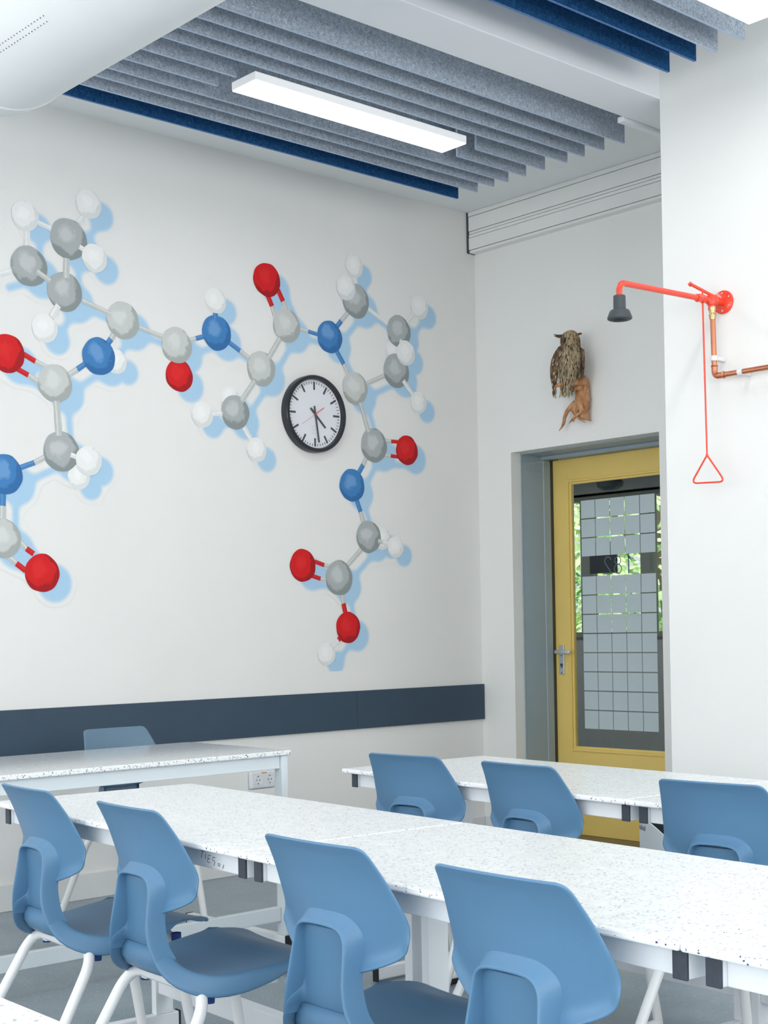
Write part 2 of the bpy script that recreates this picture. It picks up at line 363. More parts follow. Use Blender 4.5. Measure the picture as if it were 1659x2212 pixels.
# ---------------------------------------------------------------- mural
ATOMS= [('W1', -2.8974, 3.1035, 0.0679), ('W2', -2.5697, 3.2172, 0.068), ('G1', -2.6785, 3.0368, 0.095), ('G2', -2.882, 2.8801, 0.091), ('W3', -2.5445, 2.9701, 0.0671), ('G3', -2.7044, 2.7911, 0.0905), ('W4', -2.8093, 2.6088, 0.0653), ('g4', -2.397, 2.6993, 0.0889), ('B1', -2.5313, 2.5143, 0.0877), ('R1', -2.9985, 2.4746, 0.0867), ('g5', -2.7628, 2.3645, 0.0878), ('W5', -2.4387, 2.5014, 0.059), ('g6', -2.0956, 2.6182, 0.0881), ('R2', -2.083, 2.4716, 0.0792), ('W6', -1.9516, 2.2919, 0.0641), ('W7', -1.8592, 2.867, 0.0647), ('B2', -1.8561, 2.7085, 0.0879), ('R3', -1.5351, 3.0202, 0.087), ('g7', -1.4114, 2.8011, 0.0891), ('g8', -1.582, 2.56, 0.0901), ('G9', -1.7507, 2.3219, 0.0863), ('W8', -1.7823, 2.3909, 0.0582), ('W9', -1.6206, 2.1422, 0.0626), ('B3', -1.1209, 2.7781, 0.0865), ('W10', -0.9378, 3.184, 0.0628), ('W11', -1.0009, 3.0566, 0.0662), ('G10', -0.9312, 2.9968, 0.0943), ('G11', -0.6181, 2.8716, 0.0891), ('W12', -0.4556, 3.0269, 0.0667), ('W13', -0.5683, 2.7564, 0.07), ('W14', -0.662, 2.761, 0.0566), ('G12', -0.6422, 2.6493, 0.0953), ('W15', -0.4769, 2.4895, 0.0626), ('g13', -0.9482, 2.5219, 0.089), ('G14', -0.8186, 2.2236, 0.0938), ('R4', -0.5733, 2.2135, 0.0828), ('B4', -0.9822, 1.9967, 0.0882), ('G15', -0.8698, 1.7224, 0.0882), ('W16', -0.6732, 1.6714, 0.0602), ('W17', -0.7744, 1.7169, 0.0635), ('G16', -1.0866, 1.4966, 0.094), ('R5', -1.3336, 1.559, 0.0859), ('R6', -1.0289, 1.2317, 0.0844), ('W18', -1.1829, 1.0924, 0.06), ('G17', -2.7357, 2.0562, 0.0922), ('W19', -2.595, 2.0226, 0.0688), ('W20', -2.6476, 1.9449, 0.0577), ('B5', -3.0224, 1.9351, 0.0895), ('g18', -3.0347, 1.6495, 0.0883), ('R7', -2.8448, 1.4995, 0.0869)]
BONDS= [([-2.8903, 2.9602], [-2.8886, 3.0418], 'W', None, None, 0), ([-2.9584, 2.8502], [-3.0434, 2.8164], 'W', None, None, 0), ([-2.7536, 3.0664], [-2.8377, 3.087], 'W', None, None, 0), ([-2.6246, 3.1215], [-2.592, 3.1677], 'W', None, None, 0), ([-2.6234, 3.0103], [-2.5956, 2.9993], 'W', None, None, 1), ([-2.6922, 2.9466], [-2.6942, 2.8541], 'g', None, None, 1), ([-2.8443, 2.863], [-2.7775, 2.8293], 'g', None, None, 1), ([-2.7367, 2.7252], [-2.7755, 2.665], 'W', None, None, 1), ([-2.6146, 2.7638], [-2.4622, 2.721], 'g', None, None, 1), ([-2.3088, 2.6789], [-2.1658, 2.6466], 'g', None, None, 1), ([-2.4461, 2.6298], [-2.4834, 2.5781], 'g', 'B', [-2.4626, 2.6039], 0), ([-2.6987, 2.4048], [-2.5889, 2.4816], 'g', 'B', [-2.6459, 2.4412], 0), ([-2.804, 2.4363], [-2.9167, 2.4799], 'g', 'R', [-2.8594, 2.4544], 0), ([-2.8459, 2.3621], [-2.9575, 2.4135], 'g', 'R', [-2.8954, 2.3884], 0), ([-2.7575, 2.2856], [-2.7478, 2.1275], 'g', None, None, 1), ([-2.0338, 2.6451], [-1.9296, 2.6823], 'g', 'B', [-1.9819, 2.6646], 0), ([-1.8613, 2.7761], [-1.8622, 2.806], 'B', None, None, 1), ([-1.7826, 2.6706], [-1.648, 2.5989], 'B', 'g', [-1.7132, 2.6356], 0), ([-1.534, 2.6175], [-1.4557, 2.7293], 'g', None, None, 1), ([-1.4847, 2.8442], [-1.5337, 2.9456], 'g', 'R', [-1.5046, 2.8898], 0), ([-1.4074, 2.8864], [-1.4646, 2.9806], 'g', 'R', [-1.4321, 2.9249], 0), ([-1.3258, 2.7934], [-1.2023, 2.7817], 'g', 'B', [-1.2682, 2.7896], 0), ([-1.0746, 2.8348], [-0.9845, 2.9282], 'B', 'g', [-1.0372, 2.8751], 0), ([-1.0731, 2.7086], [-0.9927, 2.5916], 'B', 'g', [-1.0258, 2.6446], 0), ([-0.932, 3.0886], [-0.9332, 3.1366], 'W', None, None, 0), ([-0.8439, 2.9666], [-0.6965, 2.9009], 'W', None, None, 0), ([-0.5553, 2.9272], [-0.4914, 2.9946], 'W', None, None, 0), ([-0.6134, 2.8207], [-0.583, 2.8063], 'W', None, None, 1), ([-0.8659, 2.5548], [-0.7217, 2.6176], 'g', None, None, 0), ([-0.5919, 2.6006], [-0.5159, 2.524], 'W', None, None, 1), ([-1.6249, 2.4919], [-1.711, 2.3826], 'g', None, None, 1), ([-1.8306, 2.3092], [-1.8947, 2.2996], 'W', None, None, 1), ([-1.6988, 2.2528], [-1.6524, 2.1892], 'W', None, None, 0), ([-0.9118, 2.4484], [-0.8547, 2.2949], 'g', None, None, 1), ([-0.7512, 2.2542], [-0.6399, 2.2562], 'g', 'R', [-0.691, 2.2551], 0), ([-0.7688, 2.1729], [-0.642, 2.1734], 'g', 'R', [-0.6966, 2.1742], 0), ([-0.8698, 2.1599], [-0.9328, 2.0663], 'g', 'B', [-0.9003, 2.1113], 0), ([-0.9527, 1.9216], [-0.8981, 1.7866], 'B', 'g', [-0.9249, 1.8555], 0), ([-0.8031, 1.7026], [-0.7309, 1.6885], 'g', 'W', [-0.7687, 1.6948], 1), ([-0.9171, 1.6589], [-1.0282, 1.5619], 'g', None, None, 0), ([-1.1442, 1.5568], [-1.2541, 1.5813], 'g', 'R', [-1.1875, 1.5631], 0), ([-1.1713, 1.4842], [-1.2807, 1.5077], 'g', 'R', [-1.2144, 1.4907], 0), ([-1.068, 1.4147], [-1.0458, 1.3088], 'g', 'R', [-1.059, 1.3598], 0), ([-1.0819, 1.1822], [-1.1394, 1.1263], 'R', 'W', [-1.0997, 1.1645], 0), ([-2.8158, 2.0275], [-2.9469, 1.9684], 'g', 'B', [-2.8735, 1.9965], 0), ([-2.689, 2.0453], [-2.6579, 2.0357], 'W', None, None, 1), ([-3.0304, 1.8634], [-3.0362, 1.7355], 'B', 'g', [-3.0331, 1.795], 0), ([-2.9664, 1.6515], [-2.8853, 1.5846], 'g', 'R', [-2.9213, 1.6078], 0), ([-3.0232, 1.5815], [-2.9266, 1.5086], 'g', 'R', [-2.972, 1.5408], 0)]

ATOMS.append(('W21', -3.175, 2.415, .067))
mu = empty('mural', (0, -1.9, 1.2), 0, 'painted ball-and-stick molecule mural with light blue shadows on white wall', 'mural')
MO = Vector((0, -1.9, 1.2))
def paint(name, light, base, dark, rough=.6, red=False):
    mt, n, l, p = newmat(name); tc = n.new('ShaderNodeTexCoord')
    # object coords in units of the ball's radius (objects are scaled), brushy highlight painted up-left
    no = n.new('ShaderNodeTexNoise'); no.inputs['Scale'].default_value = 1.6; no.inputs['Detail'].default_value = 3
    oi = n.new('ShaderNodeObjectInfo'); ad = n.new('ShaderNodeVectorMath'); ad.operation = 'ADD'
    ml = n.new('ShaderNodeVectorMath'); ml.operation = 'SCALE'; ml.inputs[3].default_value = 40; cx = n.new('ShaderNodeCombineXYZ')
    l.new(oi.outputs['Random'], cx.inputs[0]); l.new(oi.outputs['Random'], cx.inputs[1]); l.new(cx.outputs[0], ml.inputs[0])
    l.new(tc.outputs['Object'], ad.inputs[0]); l.new(ml.outputs[0], ad.inputs[1]); l.new(ad.outputs[0], no.inputs['Vector'])
    sb = n.new('ShaderNodeVectorMath'); sb.operation = 'SUBTRACT'; sb.inputs[1].default_value = (.5, .5, .5); l.new(no.outputs['Color'], sb.inputs[0])
    sc2 = n.new('ShaderNodeVectorMath'); sc2.operation = 'SCALE'; sc2.inputs[3].default_value = .75; l.new(sb.outputs[0], sc2.inputs[0])
    a2 = n.new('ShaderNodeVectorMath'); a2.operation = 'ADD'; l.new(tc.outputs['Object'], a2.inputs[0]); l.new(sc2.outputs[0], a2.inputs[1])
    d = n.new('ShaderNodeVectorMath'); d.operation = 'DISTANCE'; d.inputs[1].default_value = (0, -.14, .20); l.new(a2.outputs[0], d.inputs[0])
    n2 = n.new('ShaderNodeTexNoise'); n2.inputs['Scale'].default_value = 9; n2.inputs['Detail'].default_value = 2; l.new(ad.outputs[0], n2.inputs['Vector'])
    m2 = n.new('ShaderNodeMath'); m2.operation = 'MULTIPLY_ADD'; m2.inputs[1].default_value = .14; l.new(n2.outputs['Fac'], m2.inputs[0]); l.new(d.outputs['Value'], m2.inputs[2])
    r = n.new('ShaderNodeValToRGB'); e = r.color_ramp.elements
    e[0].position = .18; e[0].color = rgb(light); e[1].position = 1.22; e[1].color = rgb(dark)
    for pos, cc in ((.38, light), (.60, base), (.88, base)):
        q = e.new(pos); q.color = rgb(cc)
    l.new(m2.outputs[0], r.inputs['Fac'])
    l.new(r.outputs['Color'], p.inputs['Base Color']); p.inputs['Roughness'].default_value = rough; p.inputs['Specular IOR Level'].default_value = .25
    return mt
MP = {'G': paint('paint_dark_grey', 'C6CACB', 'AEB4B5', '8E9696'), 'g': paint('paint_light_grey', 'D9DCDA', 'CBCFCC', 'A9AFAC'),
      'B': paint('paint_blue', '6C9DD0', '4482BE', '376EA8'), 'R': paint('paint_red', 'E02A2C', 'D61F24', 'A81A20'), 'W': paint('paint_white', 'F6F6F5', 'F0F1F0', 'DFE2E2')}
def flat_paint(name, c): return plain(name, c, .6, var=.05, scale=60, spec=.25)
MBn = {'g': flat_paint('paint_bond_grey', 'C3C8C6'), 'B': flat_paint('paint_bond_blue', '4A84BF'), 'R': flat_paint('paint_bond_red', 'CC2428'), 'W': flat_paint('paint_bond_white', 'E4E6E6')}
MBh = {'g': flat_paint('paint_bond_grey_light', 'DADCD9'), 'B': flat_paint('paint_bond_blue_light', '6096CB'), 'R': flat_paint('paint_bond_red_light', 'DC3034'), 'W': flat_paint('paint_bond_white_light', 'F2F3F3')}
def disc(seg=48, seed=0):
    rr = random.Random(seed); vs = [(0, 0, 0)]
    ph = [rr.uniform(0, 6.28) for _ in range(3)]
    for k in range(seg):
        a = 2*PI*k/seg; r = 1+.012*math.sin(3*a+ph[0])+.010*math.sin(5*a+ph[1])+.006*math.sin(9*a+ph[2])
        vs.append((0, r*math.cos(a), r*math.sin(a)))
    return vs, [(0, 1+k, 1+(k+1) % seg) for k in range(seg)]
DM = {}
order = ['W20', 'W5', 'W8', 'W14', 'W17', 'R2', 'W7']; front = ['W3', 'W11', 'W13', 'W19', 'B1', 'g6']
lab = {'G': 'mid grey ball with painted rim', 'g': 'pale grey ball', 'B': 'blue ball', 'R': 'red ball', 'W': 'white ball'}
for k, y, z, r in ATOMS:
    t = k[0]; vs, fs = disc(seed=hash_ if (hash_ := sum(ord(c)*7 for c in k)) else 1)
    me = MB().add(vs, fs).mesh('ball'); me.materials.append(MP[t])
    lay = .0022 if k in order else (.0038 if k in front else .0030)
    o = bpy.data.objects.new('ball', me); COL.objects.link(o); o.parent = mu
    o.location = Vector((lay, y, z))-MO; o.scale = (r, r, r); o['label'] = 'painted '+lab[t]
def bar(y0, z0, y1, z1, wd, x):
    d = Vector((0, y1-y0, z1-z0)).normalized(); nn = Vector((0, -d.z, d.y))*wd/2; a = Vector((x, y0, z0)); b = Vector((x, y1, z1))
    return [a-nn, b-nn, b+nn, a+nn]
for p, q, ca, cb, s, frn in BONDS:
    x = .0034 if frn else .0026
    segs = [(p, q, ca)] if cb is None else [(p, s, ca), (s, q, cb)]
    mb = MB(); mats = []
    for a, b, c in segs:
        wd = .0205+.010*abs(b[1]-a[1])/math.hypot(b[0]-a[0], b[1]-a[1])
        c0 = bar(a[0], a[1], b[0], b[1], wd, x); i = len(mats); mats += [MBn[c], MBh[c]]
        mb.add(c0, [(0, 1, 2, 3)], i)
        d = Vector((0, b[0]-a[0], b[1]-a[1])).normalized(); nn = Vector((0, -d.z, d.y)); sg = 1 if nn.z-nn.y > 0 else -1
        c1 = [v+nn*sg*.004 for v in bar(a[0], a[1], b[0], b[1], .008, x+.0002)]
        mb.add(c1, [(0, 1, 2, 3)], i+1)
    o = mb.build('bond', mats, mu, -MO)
# the painted light blue shadow: one layer of paint with soft sprayed edges
OY, OZ = .063, -.046
caps = []; circ = []
for k, y, z, r in ATOMS: circ.append((y+OY, z+OZ, r))
for p, q, *_ in BONDS: caps.append((p[0]+OY, p[1]+OZ, q[0]+OY, q[1]+OZ, .017))
import numpy as np
st = .0075; ys = np.arange(-3.45, -.30, st); zs = np.arange(1.0, 3.3, st); Y, Z = np.meshgrid(ys, zs, indexing='ij')
D = np.full(Y.shape, 9.0)
for cy_, cz_, r in circ: D = np.minimum(D, np.hypot(Y-cy_, Z-cz_)-r)
k_ = .03
for ay, az, by, bz, r in caps:
    dy, dz = by-ay, bz-az; t = np.clip(((Y-ay)*dy+(Z-az)*dz)/(dy*dy+dz*dz), 0, 1)
    d2 = np.hypot(Y-ay-t*dy, Z-az-t*dz)-r
    h = np.clip(.5+.5*(d2-D)/k_, 0, 1); D = d2*(1-h)+D*h-k_*h*(1-h)
keep = D < .02; ny, nz = Y.shape
cell = keep[:-1, :-1] | keep[1:, :-1] | keep[:-1, 1:] | keep[1:, 1:]
idx = np.full(Y.shape, -1); need = np.zeros(Y.shape, bool)
need[:-1, :-1] |= cell; need[1:, :-1] |= cell; need[:-1, 1:] |= cell; need[1:, 1:] |= cell
idx[need] = np.arange(need.sum()); ii, jj = np.nonzero(cell)
vs = np.stack([np.full(need.sum(), .0014), Y[need], Z[need]], 1)
fs = np.stack([idx[ii, jj], idx[ii+1, jj], idx[ii+1, jj+1], idx[ii, jj+1]], 1)
me = bpy.data.meshes.new('painted_shadow'); me.from_pydata(vs.tolist(), [], fs.tolist()); me.update()
at = me.attributes.new('paint_cover', 'FLOAT', 'POINT'); at.data.foreach_set('value', np.clip(.5-D[need]/.018, 0, 1).astype('f'))
ms, n, l, p = newmat('paint_light_blue_sprayed'); an = n.new('ShaderNodeAttribute'); an.attribute_name = 'paint_cover'
mx = n.new('ShaderNodeMix'); mx.data_type = 'RGBA'; l.new(an.outputs['Fac'], mx.inputs[0]); mx.inputs[6].default_value = rgb('EBEBE9'); mx.inputs[7].default_value = rgb('ADD0EA')
l.new(mx.outputs[2], p.inputs['Base Color']); p.inputs['Roughness'].default_value = .65; p.inputs['Specular IOR Level'].default_value = .3
o = link('painted_shadow', me, ms, mu, -MO); o['label'] = 'light blue painted shadow shapes behind the molecule'

# ---------------------------------------------------------------- wall clock
ck = empty('wall_clock', (0, -1.253, 2.354), 0, 'round white-faced wall clock with black rim hung on the mural wall', 'clock')
MX = Matrix(((0, 0, 1, 0), (1, 0, 0, 0), (0, 1, 0, 0), (0, 0, 0, 1)))   # local x->world y, y->z, z->x
Rr = .203
MB().lathe([(Rr, .0005), (Rr, .040), (Rr-.004, .046), (Rr-.012, .048), (Rr-.020, .046), (Rr-.024, .036), (Rr-.024, .022)], 64, M=MX).build('rim', plain('black_rim', '20232A', .28, coat=.3), ck)
MB().lathe([(.0, .024), (Rr-.0235, .024), (Rr-.0235, .020)], 64, M=MX, sm=False).build('dial', plain('dial_white', 'E6E8EE', .5, var=.005), ck)
M_tick = plain('tick_grey', '4A4F52', .6)
tk = MB(); tm = MB()
def handpoly(mb, ang, r0, r1, wd, x, w2=None):
    a = math.radians(90-ang); d = Vector((0, math.cos(a), math.sin(a))); nn = Vector((0, -d.z, d.y)); w2 = wd if w2 is None else w2
    # seen from +x, +y runs to the right
    lo = [d*r0-nn*wd/2, d*r1-nn*w2/2, d*r1+nn*w2/2, d*r0+nn*wd/2]
    mb.add([v+Vector((x, 0, 0)) for v in lo]+[v+Vector((x+.0012, 0, 0)) for v in lo], [(0, 1, 2, 3), (7, 6, 5, 4), (0, 4, 5, 1), (1, 5, 6, 2), (2, 6, 7, 3), (3, 7, 4, 0)])
for i in range(60):
    if i % 5 == 0: handpoly(tk, i*6, .127, .170, .0105, .0242)
    else: handpoly(tm, i*6, .157, .170, .0030, .0242)
tk.build('hour_marks', M_tick, ck); tm.build('minute_marks', M_tick, ck)
h1 = MB(); handpoly(h1, 4.48*30, -.042, .098, .0105, .029, .0095); h1.build('hour_hand', M_tick, ck)
h2 = MB(); handpoly(h2, 28.6*6, -.042, .150, .010, .032, .0095); h2.build('minute_hand', M_tick, ck)
h3 = MB(); handpoly(h3, 57, -.003, .068, .0035, .035); handpoly(h3, 237, .0, .112, .0012, .035); h3.lathe([(.0, .037), (.006, .037), (.006, .034)], 16, M=MX)
h3.build('second_hand', plain('hand_red', 'D8404E', .5), ck)
lg = MB(); stroke(lg, arc(0, 0, .012, .012, 0, 360), .0012, Matrix(((0, 0, 0, .0243), (1, 0, 0, -.006), (0, 1, 0, -.075), (0, 0, 0, 1))))
stroke(lg, [(-.018, -.036), (.010, -.036)], .0012, Matrix(((0, 0, 0, .0243), (1, 0, 0, 0), (0, 1, 0, -.065), (0, 0, 0, 1))))
lg.build('dial_mark', plain('mark_grey', 'B2B6BB', .6), ck)

# ---------------------------------------------------------------- wall socket
so = empty('wall_socket', (0, -1.632, .467), 0, 'white double wall socket behind the right end of the teacher desk', 'socket')
MB().box(.0005, .028, -.082, .082, -.044, .044, b=.010).build('cover_plate', M_clip, so)
for s_, nm_ in ((-.037, 0), (.037, 0)):
    ot = MB().lathe([(.026, .0285), (.0245, .0305), (.022, .0285), (.0205, .0284), (.0, .0284)], 28, M=Matrix.Translation((0, s_, 0)) @ MX).build('outlet', M_clip, so)
    hb = MB()
    for a in (-.0095, .0095): hb.tube([(.0284, s_+a*.0, a), (.0290, s_+a*.0, a)], .0001, 6)
    hb = MB()
    for dy, dz, r in ((-.0095, 0, .0028), (.0095, 0, .0028), (0, .018, .003), (0, -.018, .003)): hb.tube([(.0283, s_+dy, dz), (.0294, s_+dy, dz)], r, 10)
    hb.build('contact_holes', M_blk, ot)
MB().box(.0275, .0290, -.016, .018, .033, .0375, b=.0004).build('label_strip', plain('orange_label', 'E8835F', .6), so)
tag(MB().box(.0005, .022, -1.708, -1.556, .122, .421, b=.003).build('cable_duct', M_wall), 'flat white cable duct on wall below the double socket', 'cable duct')

# ---------------------------------------------------------------- ceiling baffles and lamps
def baffle(x, y0, y1, zb, zt, navy, label, th=.012):
    mb = MB(); e = .0006
    mb.box(x-th/2, x+th/2, y0, y1, zb, zt)
    # faces: cut edges get the lighter colour
    for i, f in enumerate(mb.f):
        vs_ = [Vector(mb.v[k]) for k in f]; nn = (vs_[1]-vs_[0]).cross(vs_[2]-vs_[1]).normalized()
        mb.mi[i] = 0 if abs(nn.x) > .9 else 1
    o = mb.build('ceiling_baffle', [M_feltB, M_feltBE] if navy else [M_felt, M_feltE]); tag(o, label, 'baffle', 'felt ceiling baffles')
xs1 = [.635, .775, .890, .987, 1.105, 1.228, 1.370, 1.477, 1.595, 1.714]
ordn = ['first', 'second', 'third', 'fourth', 'fifth', 'sixth', 'seventh', 'eighth', 'ninth']
baffle(xs1[0], -3.17, -.775, 3.43, CZ-.002, True, 'navy felt ceiling baffle nearest the mural wall')
for i, x in enumerate(xs1[1:]):
    if i in (3, 4):
        side = 'fourth' if i == 3 else 'fifth'
        baffle(x, -3.17, -2.619, 3.43, CZ-.002, False, f'short grey baffle piece, {side} row from mural wall, left of the long lamp')
        baffle(x, -1.25, -.775, 3.43, CZ-.002, False, f'short grey baffle piece, {side} row from mural wall, right of the long lamp')
    else:
        baffle(x, -3.17, -.775, 3.43, CZ-.002, False, f'full grey felt baffle, {ordn[i]} grey row from the mural wall')
for i, (x, nv) in enumerate(((2.365, True), (2.50, True), (2.608, False), (2.74, False), (3.02, False))):
    y1 = (-1.31, -1.32, -1.33, -1.345, -1.35)[i]
    if i == 4: continue
    baffle(x, -4.2, y1, 3.43, CZ-.002, nv, ('navy baffle beyond the beam, next to the beam', 'navy baffle beyond the beam, between navy and grey ones', 'grey baffle beyond the beam, next to the navy ones', 'grey baffle beyond the beam, beside the corner lamp')[i])
def lamp(x0, x1, y0, y1, zb, zt, label, power):
    t = empty('ceiling_lamp', ((x0+x1)/2, (y0+y1)/2, zt), 0, label, 'lamp', 'long ceiling lamps')
    hx, hy, h = (x1-x0)/2, (y1-y0)/2, zt-zb
    MB().box(-hx, hx, -hy, hy, -h+.004, 0, b=.002).build('housing', M_lampbody, t)
    MB().box(-hx+.002, hx-.002, -hy+.002, hy-.002, -h, -h+.0038, b=.001).build('diffuser', M_lampglow, t)
    for yy in (-hy*.6, hy*.6): MB().tube([(0, yy, 0), (0, yy, CZ-zt)], .0018, 6).build('suspension_wire', M_alu, t)
    a = area('lamp_light', (0, 0, -h-.004), (0, 0, -1), x1-x0-.02, y1-y0-.04, power); a.parent = t
lamp(1.193, 1.350, -2.615, -1.435, 3.383, 3.420, 'long white glowing ceiling lamp hung among the grey baffles', 8)
lamp(2.905, 3.065, -2.90, -1.56, 3.378, 3.418, 'white glowing lamp cut off by the top right corner', 8)

for nm_, x0_, y0_ in (('second', 2.905, -6.2), ('third', 5.2, -2.9), ('fourth', 5.2, -6.2), ('fifth', 7.4, -2.9), ('sixth', 7.4, -6.2), ('seventh', 1.193, -6.4)):
    lamp(x0_, x0_+.16, y0_, y0_+1.34, 3.378, 3.418, f'{nm_} long ceiling lamp further back in the room, out of frame', 8)
# ---------------------------------------------------------------- air duct
du = empty('air_duct', (1.31, -3.74, 3.30), 0, 'large white perforated fabric air duct crossing the upper left corner', 'duct')
MYX = Matrix(((0, 0, 1, 0), (1, 0, 0, 0), (0, 1, 0, 0), (0, 0, 0, 1)))
M_duct = plain('duct_fabric', 'EAEDEE', .75, var=.02, scale=4, spec=.2)
MB().lathe([(.0, .0), (.27, .001), (.292, .006), (.299, .016), (.30, .05)]+[(.30, .06+.3*i) for i in range(1, 27)], 96, M=MYX).build('duct_body', M_duct, du)
MB().lathe([(.3005, .085), (.3035, .09), (.3035, .10), (.3005, .105)], 96, M=MYX).build('duct_seam', M_duct, du)
ho = MB()
for row in range(2):
    a = math.radians(233.8+row*3.6)
    for i in range(17):
        x = .715-i*.0182-row*.02+(0 if row == 0 else .012)
        p = Vector((x, .3004*math.cos(a), .3004*math.sin(a))); nrm = Vector((0, math.cos(a), math.sin(a)))
        t = Vector((1, 0, 0)); b2 = nrm.cross(t); ho.add([p+nrm*.0004+(t*math.cos(q)+b2*math.sin(q))*.0023 for q in [2*PI*k/8 for k in range(8)]], [tuple(range(8))])
hob = ho.build('perforations', M_dkg, du); hob['kind'] = 'stuff'
for x in (1.5, 3.5, 5.5): MB().tube([(x, 0, .30), (x, 0, .328)], .004, 6).build('hanger', M_alu, du)

# ---------------------------------------------------------------- tables
def table(name, label, cat, x0, x1, dx, dy, y0, y1, H, group, rot, ox, oy, leg_y=.48, feet=(.10, .56), caps_=True):
    """local frame: x along the front edge from the left front corner, y to the back"""
    t = empty(name, (ox, oy, 0), rot, label, cat, group)
    L = x1; Dp = y1
    mb = MB(); mb.box(.001, L-.001, 0, Dp, H-.015, H, b=.004)
    for i, f in enumerate(mb.f):
        vs_ = [Vector(mb.v[k]) for k in f]; nn = (vs_[1]-vs_[0]).cross(vs_[2]-vs_[1]).normalized(); mb.mi[i] = 0 if abs(nn.z) > .6 else 1
    mb.build('tabletop', [M_top, M_edge], t)
    zt = H-.0155; zb = zt-.046
    for nm_, ya in (('front_rail', .035), ('back_rail', Dp-.065)):
        MB().box(.060, L-.031, ya, ya+.030, zb, zt, b=.002).build('rail', M_steelw, t)
    for xa in (.032, L-.030):
        MB().box(xa, xa+.028, .026, Dp-.026, zb, zt, b=.002).build('side_rail', M_steelw, t)
        for ya in (.020, Dp-.026): MB().box(xa-.0005, xa+.0285, ya, ya+.006, zb-.0015, zt, b=.002).build('end_cap', M_cap, t)
        MB().box(xa, xa+.028, leg_y, leg_y+.06, .05, zb, b=.002).build('leg', M_steelw, t)
        ft = MB().box(xa, xa+.028, feet[0], feet[1], .006, .05, b=.004).build('foot', M_steelw, t)
        for ya in (feet[0]-.006, feet[1]): MB().box(xa-.0005, xa+.0285, ya, ya+.006, .0, .0515, b=.002).build('foot_cap', M_blk, ft)
    MB().box(.060, L-.030, leg_y+.008, leg_y+.050, .115, .175, b=.003).build('stretcher', M_steelw, t)
    return t
TL = []
def row_table(label, p, q, depth, H=.74, grp='terrazzo student tables'):
    d = Vector(q)-Vector(p); L = d.length; a = math.atan2(d.y, d.x)
    t = table('student_table', label, 'table', 0, L, 0, 0, 0, depth, H, grp, a, p[0], p[1]); TL.append(t); return t
row_table('speckled white table in front row, left one with scribbled rail', (2.024, -4.123), (3.333, -4.2192), .65)
row_table('speckled white table in front row, middle one between two seams', (3.3345, -4.2193), (4.557, -4.3092), .65)
row_table('speckled white table in front row, cut off at right edge', (4.5585, -4.3093), (5.83, -4.4027), .65)
row_table('speckled white table in back row, left one near the door wall', (2.085, -2.862), (3.389, -2.963), .65)
row_table('speckled white table in back row, right one cut off at the right edge', (3.3905, -2.9635), (4.65, -3.0612), .65)
row_table('near white table whose corner fills the bottom left', (3.05, -5.79), (4.345, -5.83), .65)
# pen scribble on the left front table's rail
sc_ = MB(); gx = 1.095
def pen(pts): stroke(sc_, pts, .0022, Matrix(((.85, .10, 0, gx), (0, 0, 0, .0343), (-.05, .72, 0, .690), (0, 0, 0, 1))))
pen([(.0, .036), (.022, .036)]); pen([(.011, .036), (.008, .012)]); pen([(.030, .030), (.027, .012)]); pen([(.032, .037), (.033, .038)])
pen([(.055, .028), (.042, .028), (.040, .006), (.052, .005)]); pen([(.041, .017), (.051, .017)])
pen([(.078, .026), (.066, .027), (.065, .017), (.077, .015), (.074, .001)]); pen([(.092, .012), (.105, .011)]); pen([(.092, .006), (.104, .005)]); pen([(.122, .014), (.117, .000)])
sc_.build('pen_scribble', plain('ink', '4A4A50', .7), TL[0])

# teacher desk (long side along y)
td = empty('teacher_desk', (1.52, -2.632, 0), 0, 'long glossy speckled teacher desk in front of the navy wall panel', 'desk')
mb = MB(); mb.box(-.69, 0, -1.62, 0, .741, .76, b=.004)
for i, f in enumerate(mb.f):
    vs_ = [Vector(mb.v[k]) for k in f]; nn = (vs_[1]-vs_[0]).cross(vs_[2]-vs_[1]).normalized(); mb.mi[i] = 0 if abs(nn.z) > .6 else 1
M_topg = specks('terrazzo_desk_top', 'DDE2E4', [(210, .30, .33, 'CDD2D5', 1), (260, .18, .34, '8D949E', 2), (230, .07, .33, '5A6270', 3), (330, .05, .35, '55554F', 4)], rough=.10, mott=('D2D8DB', 40))
M_edged = specks('terrazzo_desk_edge', 'EEF1F2', [(150, .22, .36, '8C94A2', 5), (170, .16, .36, '2A3038', 6), (210, .10, .36, '4A4540', 7)], rough=.3)
mb.build('desktop', [M_topg, M_edged], td)
MB().box(-.034, -.022, -1.566, -.040, .690, .7405, b=.002).build('front_apron', M_steelg, td)
MB().box(-.668, -.656, -1.566, -.040, .690, .7405, b=.002).build('back_apron', M_steelg, td)
for ya in (-.044, -1.60):
    MB().box(-.626, -.060, ya+.008, ya+.030, .690, .7405, b=.002).build('side_apron', M_steelg, td)
    MB().box(-.057, -.011, ya+.005, ya+.035, .05, .7405, b=.003).build('leg', M_steelg, td)
    ft = MB().box(-.67, -.009, ya+.003, ya+.037, .006, .05, b=.003).build('foot', M_steelw, td)
    for xa in (-.676, -.009): MB().box(xa, xa+.006, ya+.002, ya+.038, .0, .0515, b=.002).build('foot_cap', M_blk, ft)
MB().box(-.055, -.030, -1.566, -.040, .105, .160, b=.003).build('stretcher', M_steelg, td)
MB().box(-.055, -.030, -.62, -.54, .1605, .172, b=.003).build('bracket', M_steelg, td)

